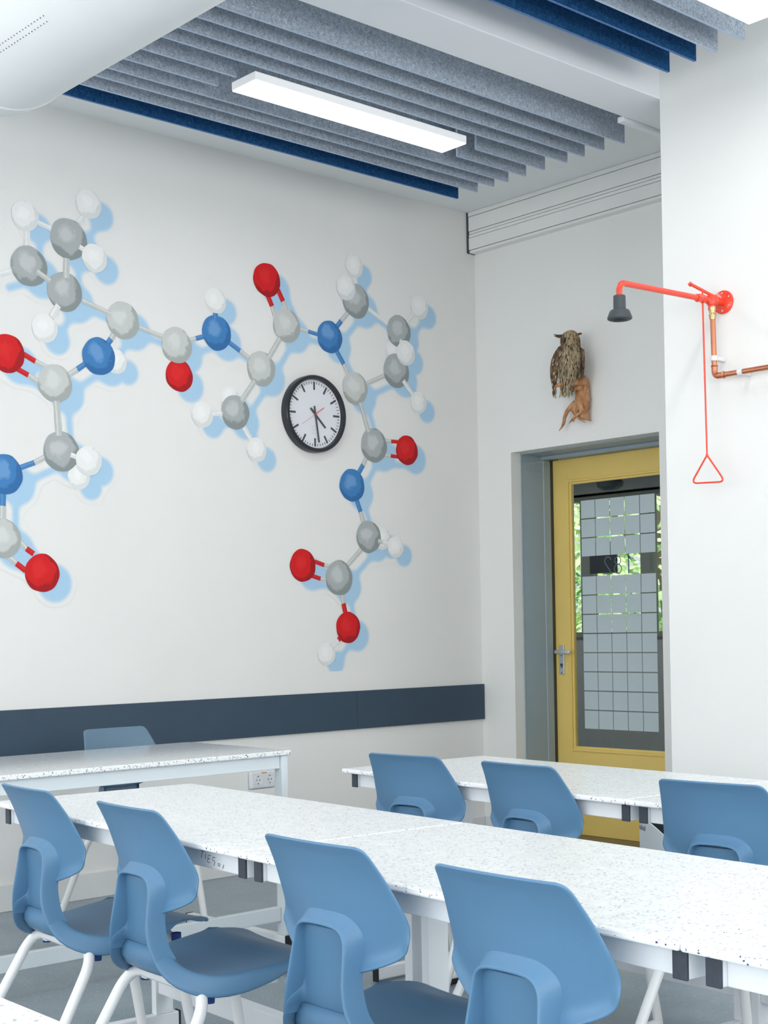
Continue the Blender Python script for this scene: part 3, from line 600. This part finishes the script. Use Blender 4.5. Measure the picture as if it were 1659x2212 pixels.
# ---------------------------------------------------------------- chairs
def make_chair():
    t = empty('chair', (0, 0, 0))
    # shell stations: y, z, half width, flange depth, dish
    S = [(.205, .418, .150, .004), (.200, .428, .178, .006), (.185, .436, .192, .008), (.150, .441, .204, .012), (.100, .441, .210, .018), (.050, .437, .212, .026), (.000, .431, .210, .034), (-.050, .426, .203, .042),
         (-.095, .424, .190, .047), (-.130, .427, .172, .050), (-.158, .436, .150, .050), (-.177, .452, .127, .051), (-.188, .474, .108, .050), (-.196, .500, .090, .045), (-.197, .514, .0855, .043), (-.198, .524, .0825, .001), (-.1985, .560, .0775, .001), (-.1995, .580, .0755, .001), (-.2005, .592, .0745, .001), (-.2025, .612, .073, .001), (-.2065, .640, .071, .001), (-.2085, .654, .068, .001)]
    vs = []; n = len(S); cross = None
    for i, (y, z, hw, d) in enumerate(S):
        a = Vector((0, S[min(i+1, n-1)][0]-S[max(i-1, 0)][0], S[min(i+1, n-1)][1]-S[max(i-1, 0)][1])).normalized()
        # a runs from the seat front to the top; outward (down / back) normal
        nn = Vector((0, a.z, -a.y))
        if nn.z > 0 and z < .44: nn = -nn
        if z >= .44 and nn.y > 0: nn = -nn
        P = Vector((0, y, z+(.013 if i < 11 else .013*max(0, 1-(i-10)/5)))); row = []
        prof = [(-1.0, 1.0, .004), (-1.0, .55, .002), (-1.0, .22, .0), (-1.0, .05, -.004), (-1.0, .0, -.012)]
        for s, f, off in prof: row.append(P+Vector((s*hw-off*1.0 if s < 0 else s*hw, 0, 0))+nn*d*f)
        for u in (-.72, -.4, 0, .4, .72):
            dish = (.010 if i < 12 else .002)*(1-abs(u)**2)
            row.append(P+Vector((u*hw, 0, 0))+nn*dish)
        for s, f, off in prof[::-1]: row.append(P+Vector((hw+off, 0, 0))+nn*d*f)
        cross = len(row); vs += row
    fs = [(i*cross+k, i*cross+k+1, (i+1)*cross+k+1, (i+1)*cross+k) for i in range(n-1) for k in range(cross-1)]
    sh = MB().add(vs, fs, 0, True).build('seat_shell', M_blue, t, auto=False)
    so_ = sh.modifiers.new('thick', 'SOLIDIFY'); so_.thickness = .0055; so_.offset = 0
    sb_ = sh.modifiers.new('smooth', 'SUBSURF'); sb_.levels = 1; sb_.render_levels = 1
    # backrest
    W = [(.574, .078), (.580, .105), (.590, .140), (.601, .172), (.611, .194), (.620, .206), (.630, .2135), (.642, .2175), (.656, .2175), (.675, .215), (.695, .211), (.715, .2055), (.740, .199), (.765, .191), (.785, .1845), (.800, .1795), (.809, .1765), (.815, .171), (.8185, .163), (.820, .151)]
    YB = [(.574, -.1945), (.60, -.197), (.66, -.203), (.70, -.209), (.74, -.217), (.77, -.226), (.80, -.239), (.82, -.253)]
    FWD = lambda x, z: x*x*(1.65-1.20*max(0, min(1, (z-.60)/.20)))
    NC = 22; vs = []
    for z, hw in W:
        hw *= .875
        for k in range(NC+1):
            u = -1+2*k/NC; x = u*hw
            fwd = FWD(x, z)
            ze = interp([(p_[1]*.875, p_[0]) for p_ in W[:8]], max(abs(x), .072)); lowflare = .020*(1-min(1, max(0, z-ze)/.038))**2*min(1, abs(x)/.11)
            zz = z + (.0-.010*(x/.17)**2*0)
            # bottom edge climbs outward
            vs.append((x, interp(YB, z)+fwd-lowflare, zz))
    m_ = NC+1; nr = len(W)
    fs = [(i*m_+k, i*m_+k+1, (i+1)*m_+k+1, (i+1)*m_+k) for i in range(nr-1) for k in range(NC)]
    bkr = MB().add(vs, fs, 0, True).build('backrest', M_blue, t, auto=False)
    q = bkr.modifiers.new('thick', 'SOLIDIFY'); q.thickness = .006; q.offset = 0
    q = bkr.modifiers.new('smooth', 'SUBSURF'); q.levels = 1; q.render_levels = 1
    # raised arch (hood) on the rear of the backrest
    hwz = [(.497, .0935), (.512, .0890), (.53, .0855), (.56, .0800), (.58, .0785), (.600, .0775), (.628, .0750), (.644, .0712), (.6545, .0620), (.660, .048), (.6625, .0)]
    half = [(.1060, .474), (.1015, .486), (.0955, .499), (.0905, .512), (.0872, .526), (.0838, .542), (.0812, .556), (.0792, .578), (.0772, .602), (.0748, .628), (.0712, .644), (.0630, .6545), (.050, .660), (.030, .662)]
    path = [(-x, z) for x, z in half]+[(0, .6625)]+half[::-1]
    RY = [(.474, -.2345), (.486, -.2375), (.499, -.2405), (.512, -.2425), (.526, -.2435), (.542, -.2430), (.56, -.2415), (.58, -.2380), (.60, -.2350), (.63, -.2300), (.6625, -.2300)]
    SY = [(.474, -.183), (.486, -.189), (.499, -.1945), (.53, -.1975), (.56, -.198), (.578, -.1975), (.60, -.192)]
    def base(X, Z):
        if Z < .60: return interp(SY, Z)+.003
        return interp(YB, Z)+FWD(X, Z)-.002
    vs = []
    for i, (x, z) in enumerate(path):
        a = Vector((path[min(i+1, len(path)-1)][0]-path[max(i-1, 0)][0], 0, path[min(i+1, len(path)-1)][1]-path[max(i-1, 0)][1])).normalized(); o_ = Vector((-a.z, 0, a.x))
        wd = .026 if abs(x) < .055 else (.024 if abs(x) < .073 else interp([(.56, .0045), (.585, .0065), (.61, .012), (.64, .022)], z))
        pts = [(wd, -.04), (max(.0042, wd*.9), .04), (max(.0040, wd*.5), .45), (.0038, .90), (.0022, .985), (.0, 1.0), (-.0022, .985), (-.0034, .90), (-.0040, .45), (-.0044, -.06)]
        for off, fr_ in pts:
            X = x+o_.x*off; Zz = z+o_.z*off
            vs.append((X, lerp(base(X, Zz), interp(RY, z), fr_), Zz))
    c7 = 10; fs = [(i*c7+k, (i+1)*c7+k, (i+1)*c7+k+1, i*c7+k+1) for i in range(len(path)-1) for k in range(c7-1)]
    hd = MB().add(vs, fs, 0, True).build('arch_rib', M_blue, t, auto=False)
    q = hd.modifiers.new('smooth', 'SUBSURF'); q.levels = 1; q.render_levels = 1
    # web closing the channel at the bottom of the spine
    vs = []
    for s, (y, z) in enumerate(((-.197, .492), (-.203, .476), (-.199, .456), (-.180, .432), (-.15, .418), (-.09, .414))):
        hw = (.092, .102, .114, .136, .155, .165)[s]
        for k in range(9):
            u = -1+k/4; vs.append((u*hw, y-.000-.012*(1-u*u)*(s in (2, 3)), z))
    fs = [(i*9+k, i*9+k+1, (i+1)*9+k+1, (i+1)*9+k) for i in range(5) for k in range(8)]
    wb_ = MB().add(vs, fs, 0, True).build('lower_web', M_blue, t, auto=False)
    q = wb_.modifiers.new('thick', 'SOLIDIFY'); q.thickness = .004; q.offset = 0
    # tube frame
    r = .0140; rear_y = -.14; zt = .405
    MB().tube(fillet([(-.216, -.365, .014), (-.182, rear_y, zt), (.182, rear_y, zt), (.216, -.365, .014)], .07, 10), r, 16).build('rear_leg_frame', M_tube, t)
    MB().tube(fillet([(-.152, .185, .014), (-.140, .11, zt), (.140, .11, zt), (.152, .185, .014)], .05, 10), r, 16).build('front_leg_frame', M_tube, t)
    for s in (-1, 1):
        rn = MB().tube([(s*.216, -.365, .0235), (s*.152, .185, .0235)], .0135, 14).build('floor_runner', M_tube, t)
        for y, gx_ in ((-.335, .214), (.155, .156)): MB().box(s*gx_-.016, s*gx_+.016, y-.03, y+.03, .0, .020, b=.004).build('glide', M_blk, rn)
        for y in (.115, -.118):
            MB().lathe([(.0, .374), (.011, .374), (.0135, .398), (.0135, .412)], 14, M=Matrix.Translation((s*.150, y, 0))).build('stacking_bumper', M_dblue, t)
        MB().box(s*.12-.012, s*.12+.012, -.14, .08, .385, .405, b=.002).build('frame_bracket', M_tube, t)
    return t
C0 = make_chair()
chairs = [('blue plastic chair at front row, farthest left', 2.455, -4.004, -4, 0),
          ('blue plastic chair at front row, second from left', 3.020, -4.050, -4, 0),
          ('blue plastic chair at front row, third from left at middle table', 3.765, -4.118, -1.5, 0),
          ('nearest blue plastic chair, front row, large at lower right', 4.275, -4.150, -2, 0),
          ('blue plastic chair at back row, left one', 2.515, -2.750, 5, 0),
          ('blue plastic chair at back row, middle one in front of the yellow door', 3.040, -2.760, -3, 0),
          ('blue plastic chair at back row, cut off at right edge', 3.730, -2.832, 3.2, 0),
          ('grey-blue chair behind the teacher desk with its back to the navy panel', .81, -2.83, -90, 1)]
for i, (lb_, x, y, a, g) in enumerate(chairs):
    o = C0 if i == 0 else copy_tree(C0)
    o.location = (x, y, 0); o.rotation_euler = (0, 0, math.radians(a)); tag(o, lb_, 'chair', 'blue school chairs')
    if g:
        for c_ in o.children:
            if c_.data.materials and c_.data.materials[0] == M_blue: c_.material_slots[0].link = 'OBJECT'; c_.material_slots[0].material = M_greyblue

# ---------------------------------------------------------------- emergency shower
sh = empty('emergency_shower', (2.44, PY, 2.52), 0, 'red emergency shower arm with black head on the right wall', 'shower')
MY = Matrix(((1, 0, 0, 0), (0, 0, -1, 0), (0, 1, 0, 0), (0, 0, 0, 1)))   # local z -> -y
fl = MB().lathe([(.0, .010), (.045, .0095), (.047, .008), (.0475, .0005)], 40, M=Matrix.Translation((.022, 0, -.002)) @ MY).build('wall_flange', M_red, sh)
for k in range(6):
    a = math.radians(30+60*k); MB().tube([(.022+.036*math.cos(a), -.0098, -.002+.036*math.sin(a)), (.022+.036*math.cos(a), -.0115, -.002+.036*math.sin(a))], .0035, 10).build('screw', M_alu, fl)
MB().tube([(.022, -.009, -.002), (.022, -.05, -.002)], .015, 16).tube([(.022, -.045, -.002), (.0, -.085, -.0)], [.017, .016], 16).lathe([(.0, -.02), (.020, -.018), (.022, 0), (.020, .018), (.0, .02)], 20, M=Matrix.Translation((.010, -.065, 0))).tube([(.010, -.065, 0), (.010, -.065, -.040)], .0155, 16).build('valve_body', M_red, sh)
MB().tube([(0, -.06, 0), (0, -.155, .0)], .0145, 16).lathe([(.0165, 0), (.0175, .006), (.0175, .014), (.0165, .018)], 6, M=Matrix.Translation((0, -.10, 0)) @ MY, sm=False).lathe([(.0165, 0), (.0175, .006), (.0175, .014), (.0165, .018)], 6, M=Matrix.Translation((0, -.132, 0)) @ MY, sm=False).build('union_nut', M_red, sh)
MB().tube(fillet([(0, -.15, 0), (0, -.645, -.012), (0, -.645, -.085)], .05, 10), .0115, 18).build('shower_arm', M_red, sh)
hd = MB().lathe([(.0, -.154), (.040, -.154), (.046, -.151), (.047, -.146), (.038, -.122), (.034, -.1175), (.025, -.115), (.0235, -.110), (.023, -.066), (.021, -.062), (.0, -.062)], 32, M=Matrix.Translation((0, -.645, 0))).build('shower_head', M_dkg, sh)
MB().lathe([(.0, -.157), (.022, -.157), (.026, -.155), (.026, -.153)], 24, M=Matrix.Translation((0, -.645, 0))).build('nozzle', M_blk, hd)
MB().tube([(-.045, -.130, .066), (.012, -.060, .018)], .0065, 12).lathe([(.0, -.006), (.009, -.006), (.009, .006), (.0, .006)], 12, M=Matrix.Translation((-.046, -.130, .066)) @ Matrix.Rotation(1.0, 4, 'Y')).build('valve_lever', M_red, sh)
# pull rod and triangular handle
pr = empty('shower_pull_handle', (2.445, -1.21, 1.89), 0, 'thin red pull rod with triangular handle hanging below the shower valve', 'handle')
MB().tube([(-.008, .0, .665), (.0, 0, .0)], .0036, 10).build('rod', M_red, pr)
tri = fillet([(0, 0, 0.002), (-.079, 0, -.105), (.083, 0, -.112), (.0, 0, .002)], .030, 8)
MB().tube(tri, .0038, 10).lathe([(.0, .008), (.005, .006), (.006, .0), (.005, -.006), (.0, -.008)], 12).build('triangle_grip', M_red, pr)
# copper supply
cp = empty('copper_pipe', (2.452, -1.165, 2.48), 0, 'copper water pipe running down and right from the red shower', 'pipe')
el = [(0, 0, -.03), (.006, 0, -.262), (2.8, 0, -.262)]
MB().tube([(0, 0, 0), (.005, 0, -.245)], .0110, 18).build('pipe_run', M_copper, cp)
MB().tube([(.03, 0, -.2685), (6.5, 0, -.2685)], .0110, 18).build('pipe_run', M_copper, cp)
MB().tube(fillet([(.005, 0, -.222), (.0055, 0, -.2685), (.055, 0, -.2685)], .026, 10), .0128, 18).lathe([(.0135, -.003), (.0155, 0), (.0135, .003)], 20, M=Matrix.Translation((.005, 0, -.228))).lathe([(.0135, -.003), (.0155, 0), (.0135, .003)], 20, M=Matrix.Translation((.048, 0, -.2685)) @ Matrix.Rotation(PI/2, 4, 'Y')).build('elbow', M_copper, cp)
MB().lathe([(.0155, .012), (.0155, -.002), (.0135, -.006), (.0135, -.016), (.0155, -.020), (.0150, -.026), (.0135, -.03), (.0125, -.038)], 20).build('brass_fitting', M_brass, cp)
def clip(loc, rot=None):
    c = MB().lathe([(.0115, -.010), (.0145, -.010), (.0145, .010), (.0115, .010)], 20).box(-.011, .011, .012, .0636, -.008, .008, b=.002).build('pipe_clip', M_clip, cp, loc)
    if rot: c.rotation_euler = rot
clip((.004, 0, -.196)); clip((.128, 0, -.2685), (0, PI/2, 0))
c3_ = None

# ---------------------------------------------------------------- bin
bn = empty('waste_bin', (2.625, -1.62, 0), 0, 'white waste bin with curved cut-away top under the back row table', 'bin')
Rb = .185; seg = 72; vs = []
def top_z(a):
    # highest towards the camera's left, dipping to the right-hand front
    d = math.degrees(a) % 360; x = abs((d-334+180) % 360-180)/92
    return .492-.15*(.5+.5*math.cos(PI*min(1, x)))
for rr, zf in ((Rb, 0), (Rb, 1), (Rb-.004, 1), (Rb-.004, 0)):
    for k in range(seg):
        a = 2*PI*k/seg; vs.append((rr*math.cos(a), rr*math.sin(a), (top_z(a) if zf else (.004 if rr == Rb else .02))))
fs = [(i*seg+k, i*seg+(k+1) % seg, (i+1)*seg+(k+1) % seg, (i+1)*seg+k) for i in range(3) for k in range(seg)]
MB().add(vs, fs, 0, True).add([(Rb*math.cos(2*PI*k/seg), Rb*math.sin(2*PI*k/seg), .004) for k in range(seg)], [tuple(range(seg))]).build('bin_body', plain('bin_white', 'DDE3E9', .45, var=.01), bn)
vs = []
for rr, dz in ((Rb-.0045, -.002), (Rb-.0046, -.10)):
    for k in range(seg): a = 2*PI*k/seg; vs.append((rr*math.cos(a), rr*math.sin(a), top_z(a)+dz))
MB().add(vs, [(k, (k+1) % seg, seg+(k+1) % seg, seg+k) for k in range(seg)], 0, True).add([((Rb-.006)*math.cos(2*PI*k/seg), (Rb-.006)*math.sin(2*PI*k/seg), .18) for k in range(seg)], [tuple(range(seg))]).build('bin_liner', plain('bin_liner_black', '20262C', .35, bump=.4, bscale=30), bn)
fc = bpy.data.curves.new('bin_text', 'FONT'); fc.body = 'restafval'; fc.size = .030; fc.align_x = 'RIGHT'
fo = bpy.data.objects.new('bin_text_tmp', fc); COL.objects.link(fo)
bpy.context.view_layer.update()
fm = bpy.data.meshes.new_from_object(fo); bpy.data.objects.remove(fo)
A0 = math.radians(247)
for v in fm.vertices:
    a = A0+(v.co.x)/Rb; z = .452+v.co.y; v.co = Vector(((Rb+.0008)*math.cos(a), (Rb+.0008)*math.sin(a), z))
link('bin_lettering', fm, plain('lettering_grey', '3C4248', .6), bn)

# ---------------------------------------------------------------- owl on driftwood
def streaky(name, cols, sc=(60, 60, 9), scale=1.0, rough=.9, pos=(.3, .48, .66)):
    mt, n, l, p = newmat(name); tc = n.new('ShaderNodeTexCoord'); mp = n.new('ShaderNodeMapping'); mp.inputs['Scale'].default_value = sc
    l.new(tc.outputs['Object'], mp.inputs['Vector']); no = n.new('ShaderNodeTexNoise'); no.inputs['Scale'].default_value = scale; no.inputs['Detail'].default_value = 5; no.inputs['Roughness'].default_value = .65
    l.new(mp.outputs[0], no.inputs['Vector']); r = n.new('ShaderNodeValToRGB'); e = r.color_ramp.elements
    e[0].position = pos[0]; e[0].color = rgb(cols[0]); e[1].position = pos[2]; e[1].color = rgb(cols[2]); q = e.new(pos[1]); q.color = rgb(cols[1])
    l.new(no.outputs['Fac'], r.inputs['Fac']); l.new(r.outputs['Color'], p.inputs['Base Color']); p.inputs['Roughness'].default_value = rough; p.inputs['Specular IOR Level'].default_value = .15
    return mt
M_wood = streaky('driftwood', ('8F6647', 'BE8A63', 'D3A67F'), (40, 40, 14), 1.0)
M_f1 = streaky('feather_buff', ('6B5845', 'AD9777', 'CBBB9C'), (110, 110, 14), 1.0)
M_f2 = streaky('feather_brown', ('3A2D26', '6B5645', 'A08A6C'), (70, 70, 30), 1.0)
M_f3 = plain('feather_cream', 'C4B697', .9, var=.15, scale=80)
M_f4 = plain('feather_dark', '53463A', .9, var=.2, scale=80)
OW = Vector((.86, 0, 2.42))
dw = empty('driftwood_mount', OW, 0, 'orange-brown driftwood branch fixed to the wall above the yellow door', 'driftwood')
def wx(px): return .877-(1274-px)*.0036
def wz(py): return 2.559-(py-812)*.00248
mb = MB(); seg = 26; vs = []
SLB = [(808, 1263, .004, .004), (810, 1262, .014, .016), (815, 1261.5, .024, .024), (832, 1260, .037, .03), (845, 1259.5, .040, .031), (858, 1259, .044, .032), (868, 1257, .051, .033), (876, 1255, .058, .033), (884, 1254, .056, .031), (892, 1256, .045, .028), (899, 1260, .033, .024), (904, 1266, .020, .016), (908, 1273, .008, .008), (910, 1275, .002, .002)]
SL2 = []
for (a0, b0) in zip(SLB, SLB[1:]):
    for k in range(4): SL2.append([lerp(a0[i_], b0[i_], k/4) for i_ in range(4)])
SL2.append(list(SLB[-1])); rw = random.Random(5); ph = [rw.uniform(0, 6.3) for _ in range(6)]
for py, px, a_w, b_w in SL2:
    z = wz(py)
    for k in range(seg):
        t = 2*PI*k/seg; f_ = 1+.05*math.sin(5*t+z*60+ph[0])+.04*math.sin(9*t-z*90+ph[1])+.05*math.sin(z*140+2*t+ph[2])
        y = -.036+b_w*f_*math.sin(t); vs.append(Vector((wx(px)+a_w*f_*math.cos(t), min(y, -.002), z))-OW)
n_ = len(SL2)
mb.add(vs, [((i_+1)*seg+k, (i_+1)*seg+(k+1) % seg, i_*seg+(k+1) % seg, i_*seg+k) for i_ in range(n_-1) for k in range(seg)], 0, True)
mb.build('branch', M_wood, dw)
def wood(name, pts, rs):
    P_ = []; R_ = []
    for i_ in range(len(pts)-1):
        for k in range(5):
            t = k/5; P_.append(Vector(pts[i_]).lerp(Vector(pts[i_+1]), t)+Vector((rw.uniform(-1, 1), rw.uniform(-1, 1), rw.uniform(-1, 1)))*.0012-OW); R_.append(lerp(rs[i_], rs[i_+1], t)*rw.uniform(.94, 1.06))
    P_.append(Vector(pts[-1])-OW); R_.append(rs[-1])
    return MB().tube(P_, R_, 12).build(name, M_wood, dw)
wood('perch', [(.850, -.055, 2.530), (.828, -.10, 2.528), (.785, -.145, 2.522), (.755, -.155, 2.514), (.728, -.16, 2.504)], [.026, .022, .015, .010, .002])
wood('perch', [(.840, -.055, 2.505), (.805, -.085, 2.497), (.775, -.095, 2.492)], [.022, .017, .006])
wood('root', [(.775, -.04, 2.425), (.752, -.05, 2.408), (.728, -.054, 2.386), (.708, -.052, 2.352), (.702, -.05, 2.325), (.690, -.05, 2.310), (.662, -.045, 2.288)], [.018, .013, .011, .0095, .009, .006, .002])
wood('root', [(.846, -.062, 2.372), (.815, -.078, 2.352), (.775, -.07, 2.330), (.745, -.06, 2.316)], [.008, .007, .005, .001])
wood('root', [(.800, -.075, 2.344), (.790, -.07, 2.330), (.780, -.065, 2.318)], [.006, .005, .001])
wood('root', [(.800, -.07, 2.350), (.835, -.07, 2.330), (.862, -.06, 2.308)], [.006, .006, .001])
MB().tube([Vector((.815, -.055, 2.375))-OW, Vector((.812, -.066, 2.374))-OW], [.016, .010], 12).build('knot_hole', M_f4, dw)

BO = Vector((.82, -.11, 2.55))
ow = empty('owl', BO, 0, 'stuffed brown streaked owl with drooping head perched on driftwood', 'owl')
ST = [(.832, -.135, 2.800, .004), (.832, -.135, 2.797, .018), (.831, -.136, 2.788, .034), (.830, -.137, 2.774, .045), (.830, -.136, 2.756, .0515), (.830, -.134, 2.737, .0525), (.829, -.130, 2.718, .050), (.827, -.126, 2.703, .049), (.825, -.120, 2.685, .055),
      (.822, -.118, 2.660, .062), (.817, -.117, 2.630, .066), (.810, -.117, 2.600, .065), (.802, -.115, 2.572, .058), (.795, -.112, 2.546, .049), (.788, -.108, 2.522, .040), (.781, -.103, 2.500, .034), (.777, -.100, 2.480, .027), (.775, -.100, 2.468, .012), (.775, -.10, 2.465, .002)]
seg = 28; vs = []
for x, y, z, r in ST:
    for k in range(seg):
        a = 2*PI*k/seg; rr = r*(1+.02*math.sin(7*a+z*90)); vs.append(Vector((x+rr*math.cos(a), y+rr*.95*math.sin(a), z))-BO)
fs = [((i+1)*seg+k, (i+1)*seg+(k+1) % seg, i*seg+(k+1) % seg, i*seg+k) for i in range(len(ST)-1) for k in range(seg)]
MB().add(vs, fs, 0, True).build('body', M_f1, ow)
# short overlapping feathers give the plumage its ragged streaks
rn_ = random.Random(11)
def feather(mb, base, d, nrm, L, wd, mi):
    sd_ = d.cross(nrm).normalized(); tip = base+d*L+nrm*.003
    mb.add([base-sd_*wd*.4, base+d*L*.5-sd_*wd*.5+nrm*.002, tip, base+d*L*.5+sd_*wd*.5+nrm*.002, base+sd_*wd*.4], [(0, 1, 2, 3, 4)], mi)
def station(z):
    for (x0, y0, z0, r0), (x1, y1, z1, r1) in zip(ST, ST[1:]):
        if z1 <= z <= z0: t = (z0-z)/(z0-z1); return lerp(x0, x1, t), lerp(y0, y1, t), lerp(r0, r1, t)
    return ST[-1][0], ST[-1][1], .01
pb = MB()
for i in range(1300):
    z = rn_.uniform(2.475, 2.785); a = rn_.uniform(PI*.85, PI*2.15); x, y, r = station(z)
    nrm = Vector((math.cos(a), math.sin(a), 0)); p = Vector((x, y, z))+nrm*(r+.001)-BO
    head = z > 2.71; L = rn_.uniform(.012, .02) if head else rn_.uniform(.018, .030)
    left = math.cos(a) < -.1 and z > 2.72
    mi = rn_.choices((0, 1, 2, 3), (.2, .3, .05, .55) if left else ((.5, .3, .15, .08) if head else (.42, .12, .34, .16)))[0]
    feather(pb, p, Vector((rn_.uniform(-.2, .2), rn_.uniform(-.1, .1), -1)).normalized(), nrm, L, rn_.uniform(.003, .0065), mi)
for i in range(60):
    p = Vector((rn_.uniform(.735, .80), rn_.uniform(-.13, -.09), rn_.uniform(2.47, 2.51)))-BO
    feather(pb, p, Vector((rn_.uniform(-.7, .3), rn_.uniform(-.2, .2), -1)).normalized(), Vector((0, -1, 0)), .03, .006, 2 if rn_.random() < .8 else 0)
fo_ = pb.build('plumage', [M_f1, M_f2, M_f3, M_f4], ow); fo_['kind'] = 'stuff'
def wing(name, C_, mats, th=.010):
    mb = MB(); seg = 10; vs = []
    for (x, y, z, wd, an) in C_:
        ux = Vector((math.cos(an), math.sin(an), 0)); uy = Vector((-math.sin(an), math.cos(an), 0))
        for k in range(seg):
            a = 2*PI*k/seg; vs.append(Vector((x, y, z))+ux*wd*math.cos(a)+uy*th*min(1, wd/.015)*math.sin(a)-BO)
    fs = [((i+1)*seg+k, (i+1)*seg+(k+1) % seg, i*seg+(k+1) % seg, i*seg+k) for i in range(len(C_)-1) for k in range(seg)]
    mb.add(vs, fs, 0, True)
    for i in range(70):
        j = rn_.randrange(1, len(C_)-1); x, y, z, wd, an = C_[j]; x2, y2, z2, w2, _ = C_[j+1]; t = rn_.random()
        ux = Vector((math.cos(an), math.sin(an), 0)); out = Vector((math.sin(an), -math.cos(an), 0))
        p = Vector((lerp(x, x2, t), lerp(y, y2, t), lerp(z, z2, t)))+ux*wd*rn_.uniform(-.8, .8)+out*th*.95-BO
        feather(mb, p, Vector((x2-x, y2-y, z2-z)).normalized(), out, rn_.uniform(.02, .035), .008, rn_.choice((0, 0, 1, 2)))
    return mb.build(name, mats, ow)
wing('wing', [(.812, -.172, 2.722, .004, .5), (.800, -.176, 2.712, .016, .5), (.785, -.178, 2.685, .024, .5), (.766, -.178, 2.650, .027, .5), (.750, -.174, 2.61, .025, .6), (.738, -.166, 2.57, .021, .7), (.728, -.156, 2.535, .016, .7), (.720, -.146, 2.505, .011, .7), (.714, -.138, 2.482, .006, .7), (.712, -.135, 2.472, .001, .7)], [M_f2, M_f4, M_f3])
wing('wing', [(.872, -.10, 2.705, .003, -.9), (.884, -.102, 2.69, .016, -.9), (.890, -.104, 2.65, .022, -.9), (.888, -.104, 2.60, .020, -.9), (.880, -.10, 2.56, .012, -.9), (.872, -.095, 2.535, .002, -.9)], [M_f2, M_f4, M_f3])
# face
fd = MB(); bm2 = None
def blob(mb, c, r, mi=0, seg=14, rg=8, R_=None):
    vs = []
    for i in range(rg+1):
        th = PI*i/rg
        for k in range(seg):
            a = 2*PI*k/seg; v = Vector((r[0]*math.sin(th)*math.cos(a), r[1]*math.sin(th)*math.sin(a), r[2]*math.cos(th)))
            if R_ is not None: v = R_ @ v
            vs.append(v+Vector(c)-BO)
    mb.add(vs, [((i+1)*seg+k, (i+1)*seg+(k+1) % seg, i*seg+(k+1) % seg, i*seg+k) for i in range(rg) for k in range(seg)], mi, True)
RZ = Matrix.Rotation(math.radians(12), 3, 'Z')
f1_ = MB(); blob(f1_, (.856, -.176, 2.738), (.021, .009, .027), 0, R_=Matrix.Rotation(math.radians(30), 3, 'Z')); f1_.build('facial_disc', M_f1, ow)
f2_ = MB(); blob(f2_, (.820, -.186, 2.742), (.019, .008, .025), 0, R_=Matrix.Rotation(math.radians(-12), 3, 'Z')); f2_.build('facial_disc', M_f2, ow)
for c in ((.862, -.184, 2.744), (.821, -.1935, 2.748)):
    e_ = MB(); blob(e_, c, (.0055, .003, .0035), 0, 10, 6); e_.build('eye', M_blk, ow)
MB().tube([Vector((.840, -.184, 2.744))-BO, Vector((.840, -.196, 2.732))-BO, Vector((.839, -.194, 2.718))-BO], [.006, .0045, .0008], 10).build('beak', M_blk, ow)
for pts in ([(.812, -.160, 2.772), (.775, -.165, 2.776), (.735, -.160, 2.790)], [(.812, -.165, 2.766), (.778, -.168, 2.769), (.742, -.162, 2.780)], [(.868, -.12, 2.772), (.884, -.115, 2.776), (.892, -.11, 2.774)]):
    MB().tube([Vector(p)-BO for p in pts], [.007, .006, .0015], 8).build('ear_tuft', M_f4, ow)
for kx, (x, y, z) in enumerate(((.780, -.150, 2.548), (.842, -.128, 2.556))):
    lg_ = MB().tube([Vector((x+.004, y+.025, z+.055))-BO, Vector((x, y, z+.02))-BO, Vector((x, y-.004, z-.008))-BO], [.014, .010, .006], 12)
    for dx_ in (-.018, -.004, .012): lg_.tube([Vector((x, y-.004, z-.004))-BO, Vector((x+dx_*.7, y-.016, z-.008))-BO, Vector((x+dx_, y-.018, z-.024))-BO], [.0045, .004, .0015], 8)
    lg_.build('foot', M_f3, ow)
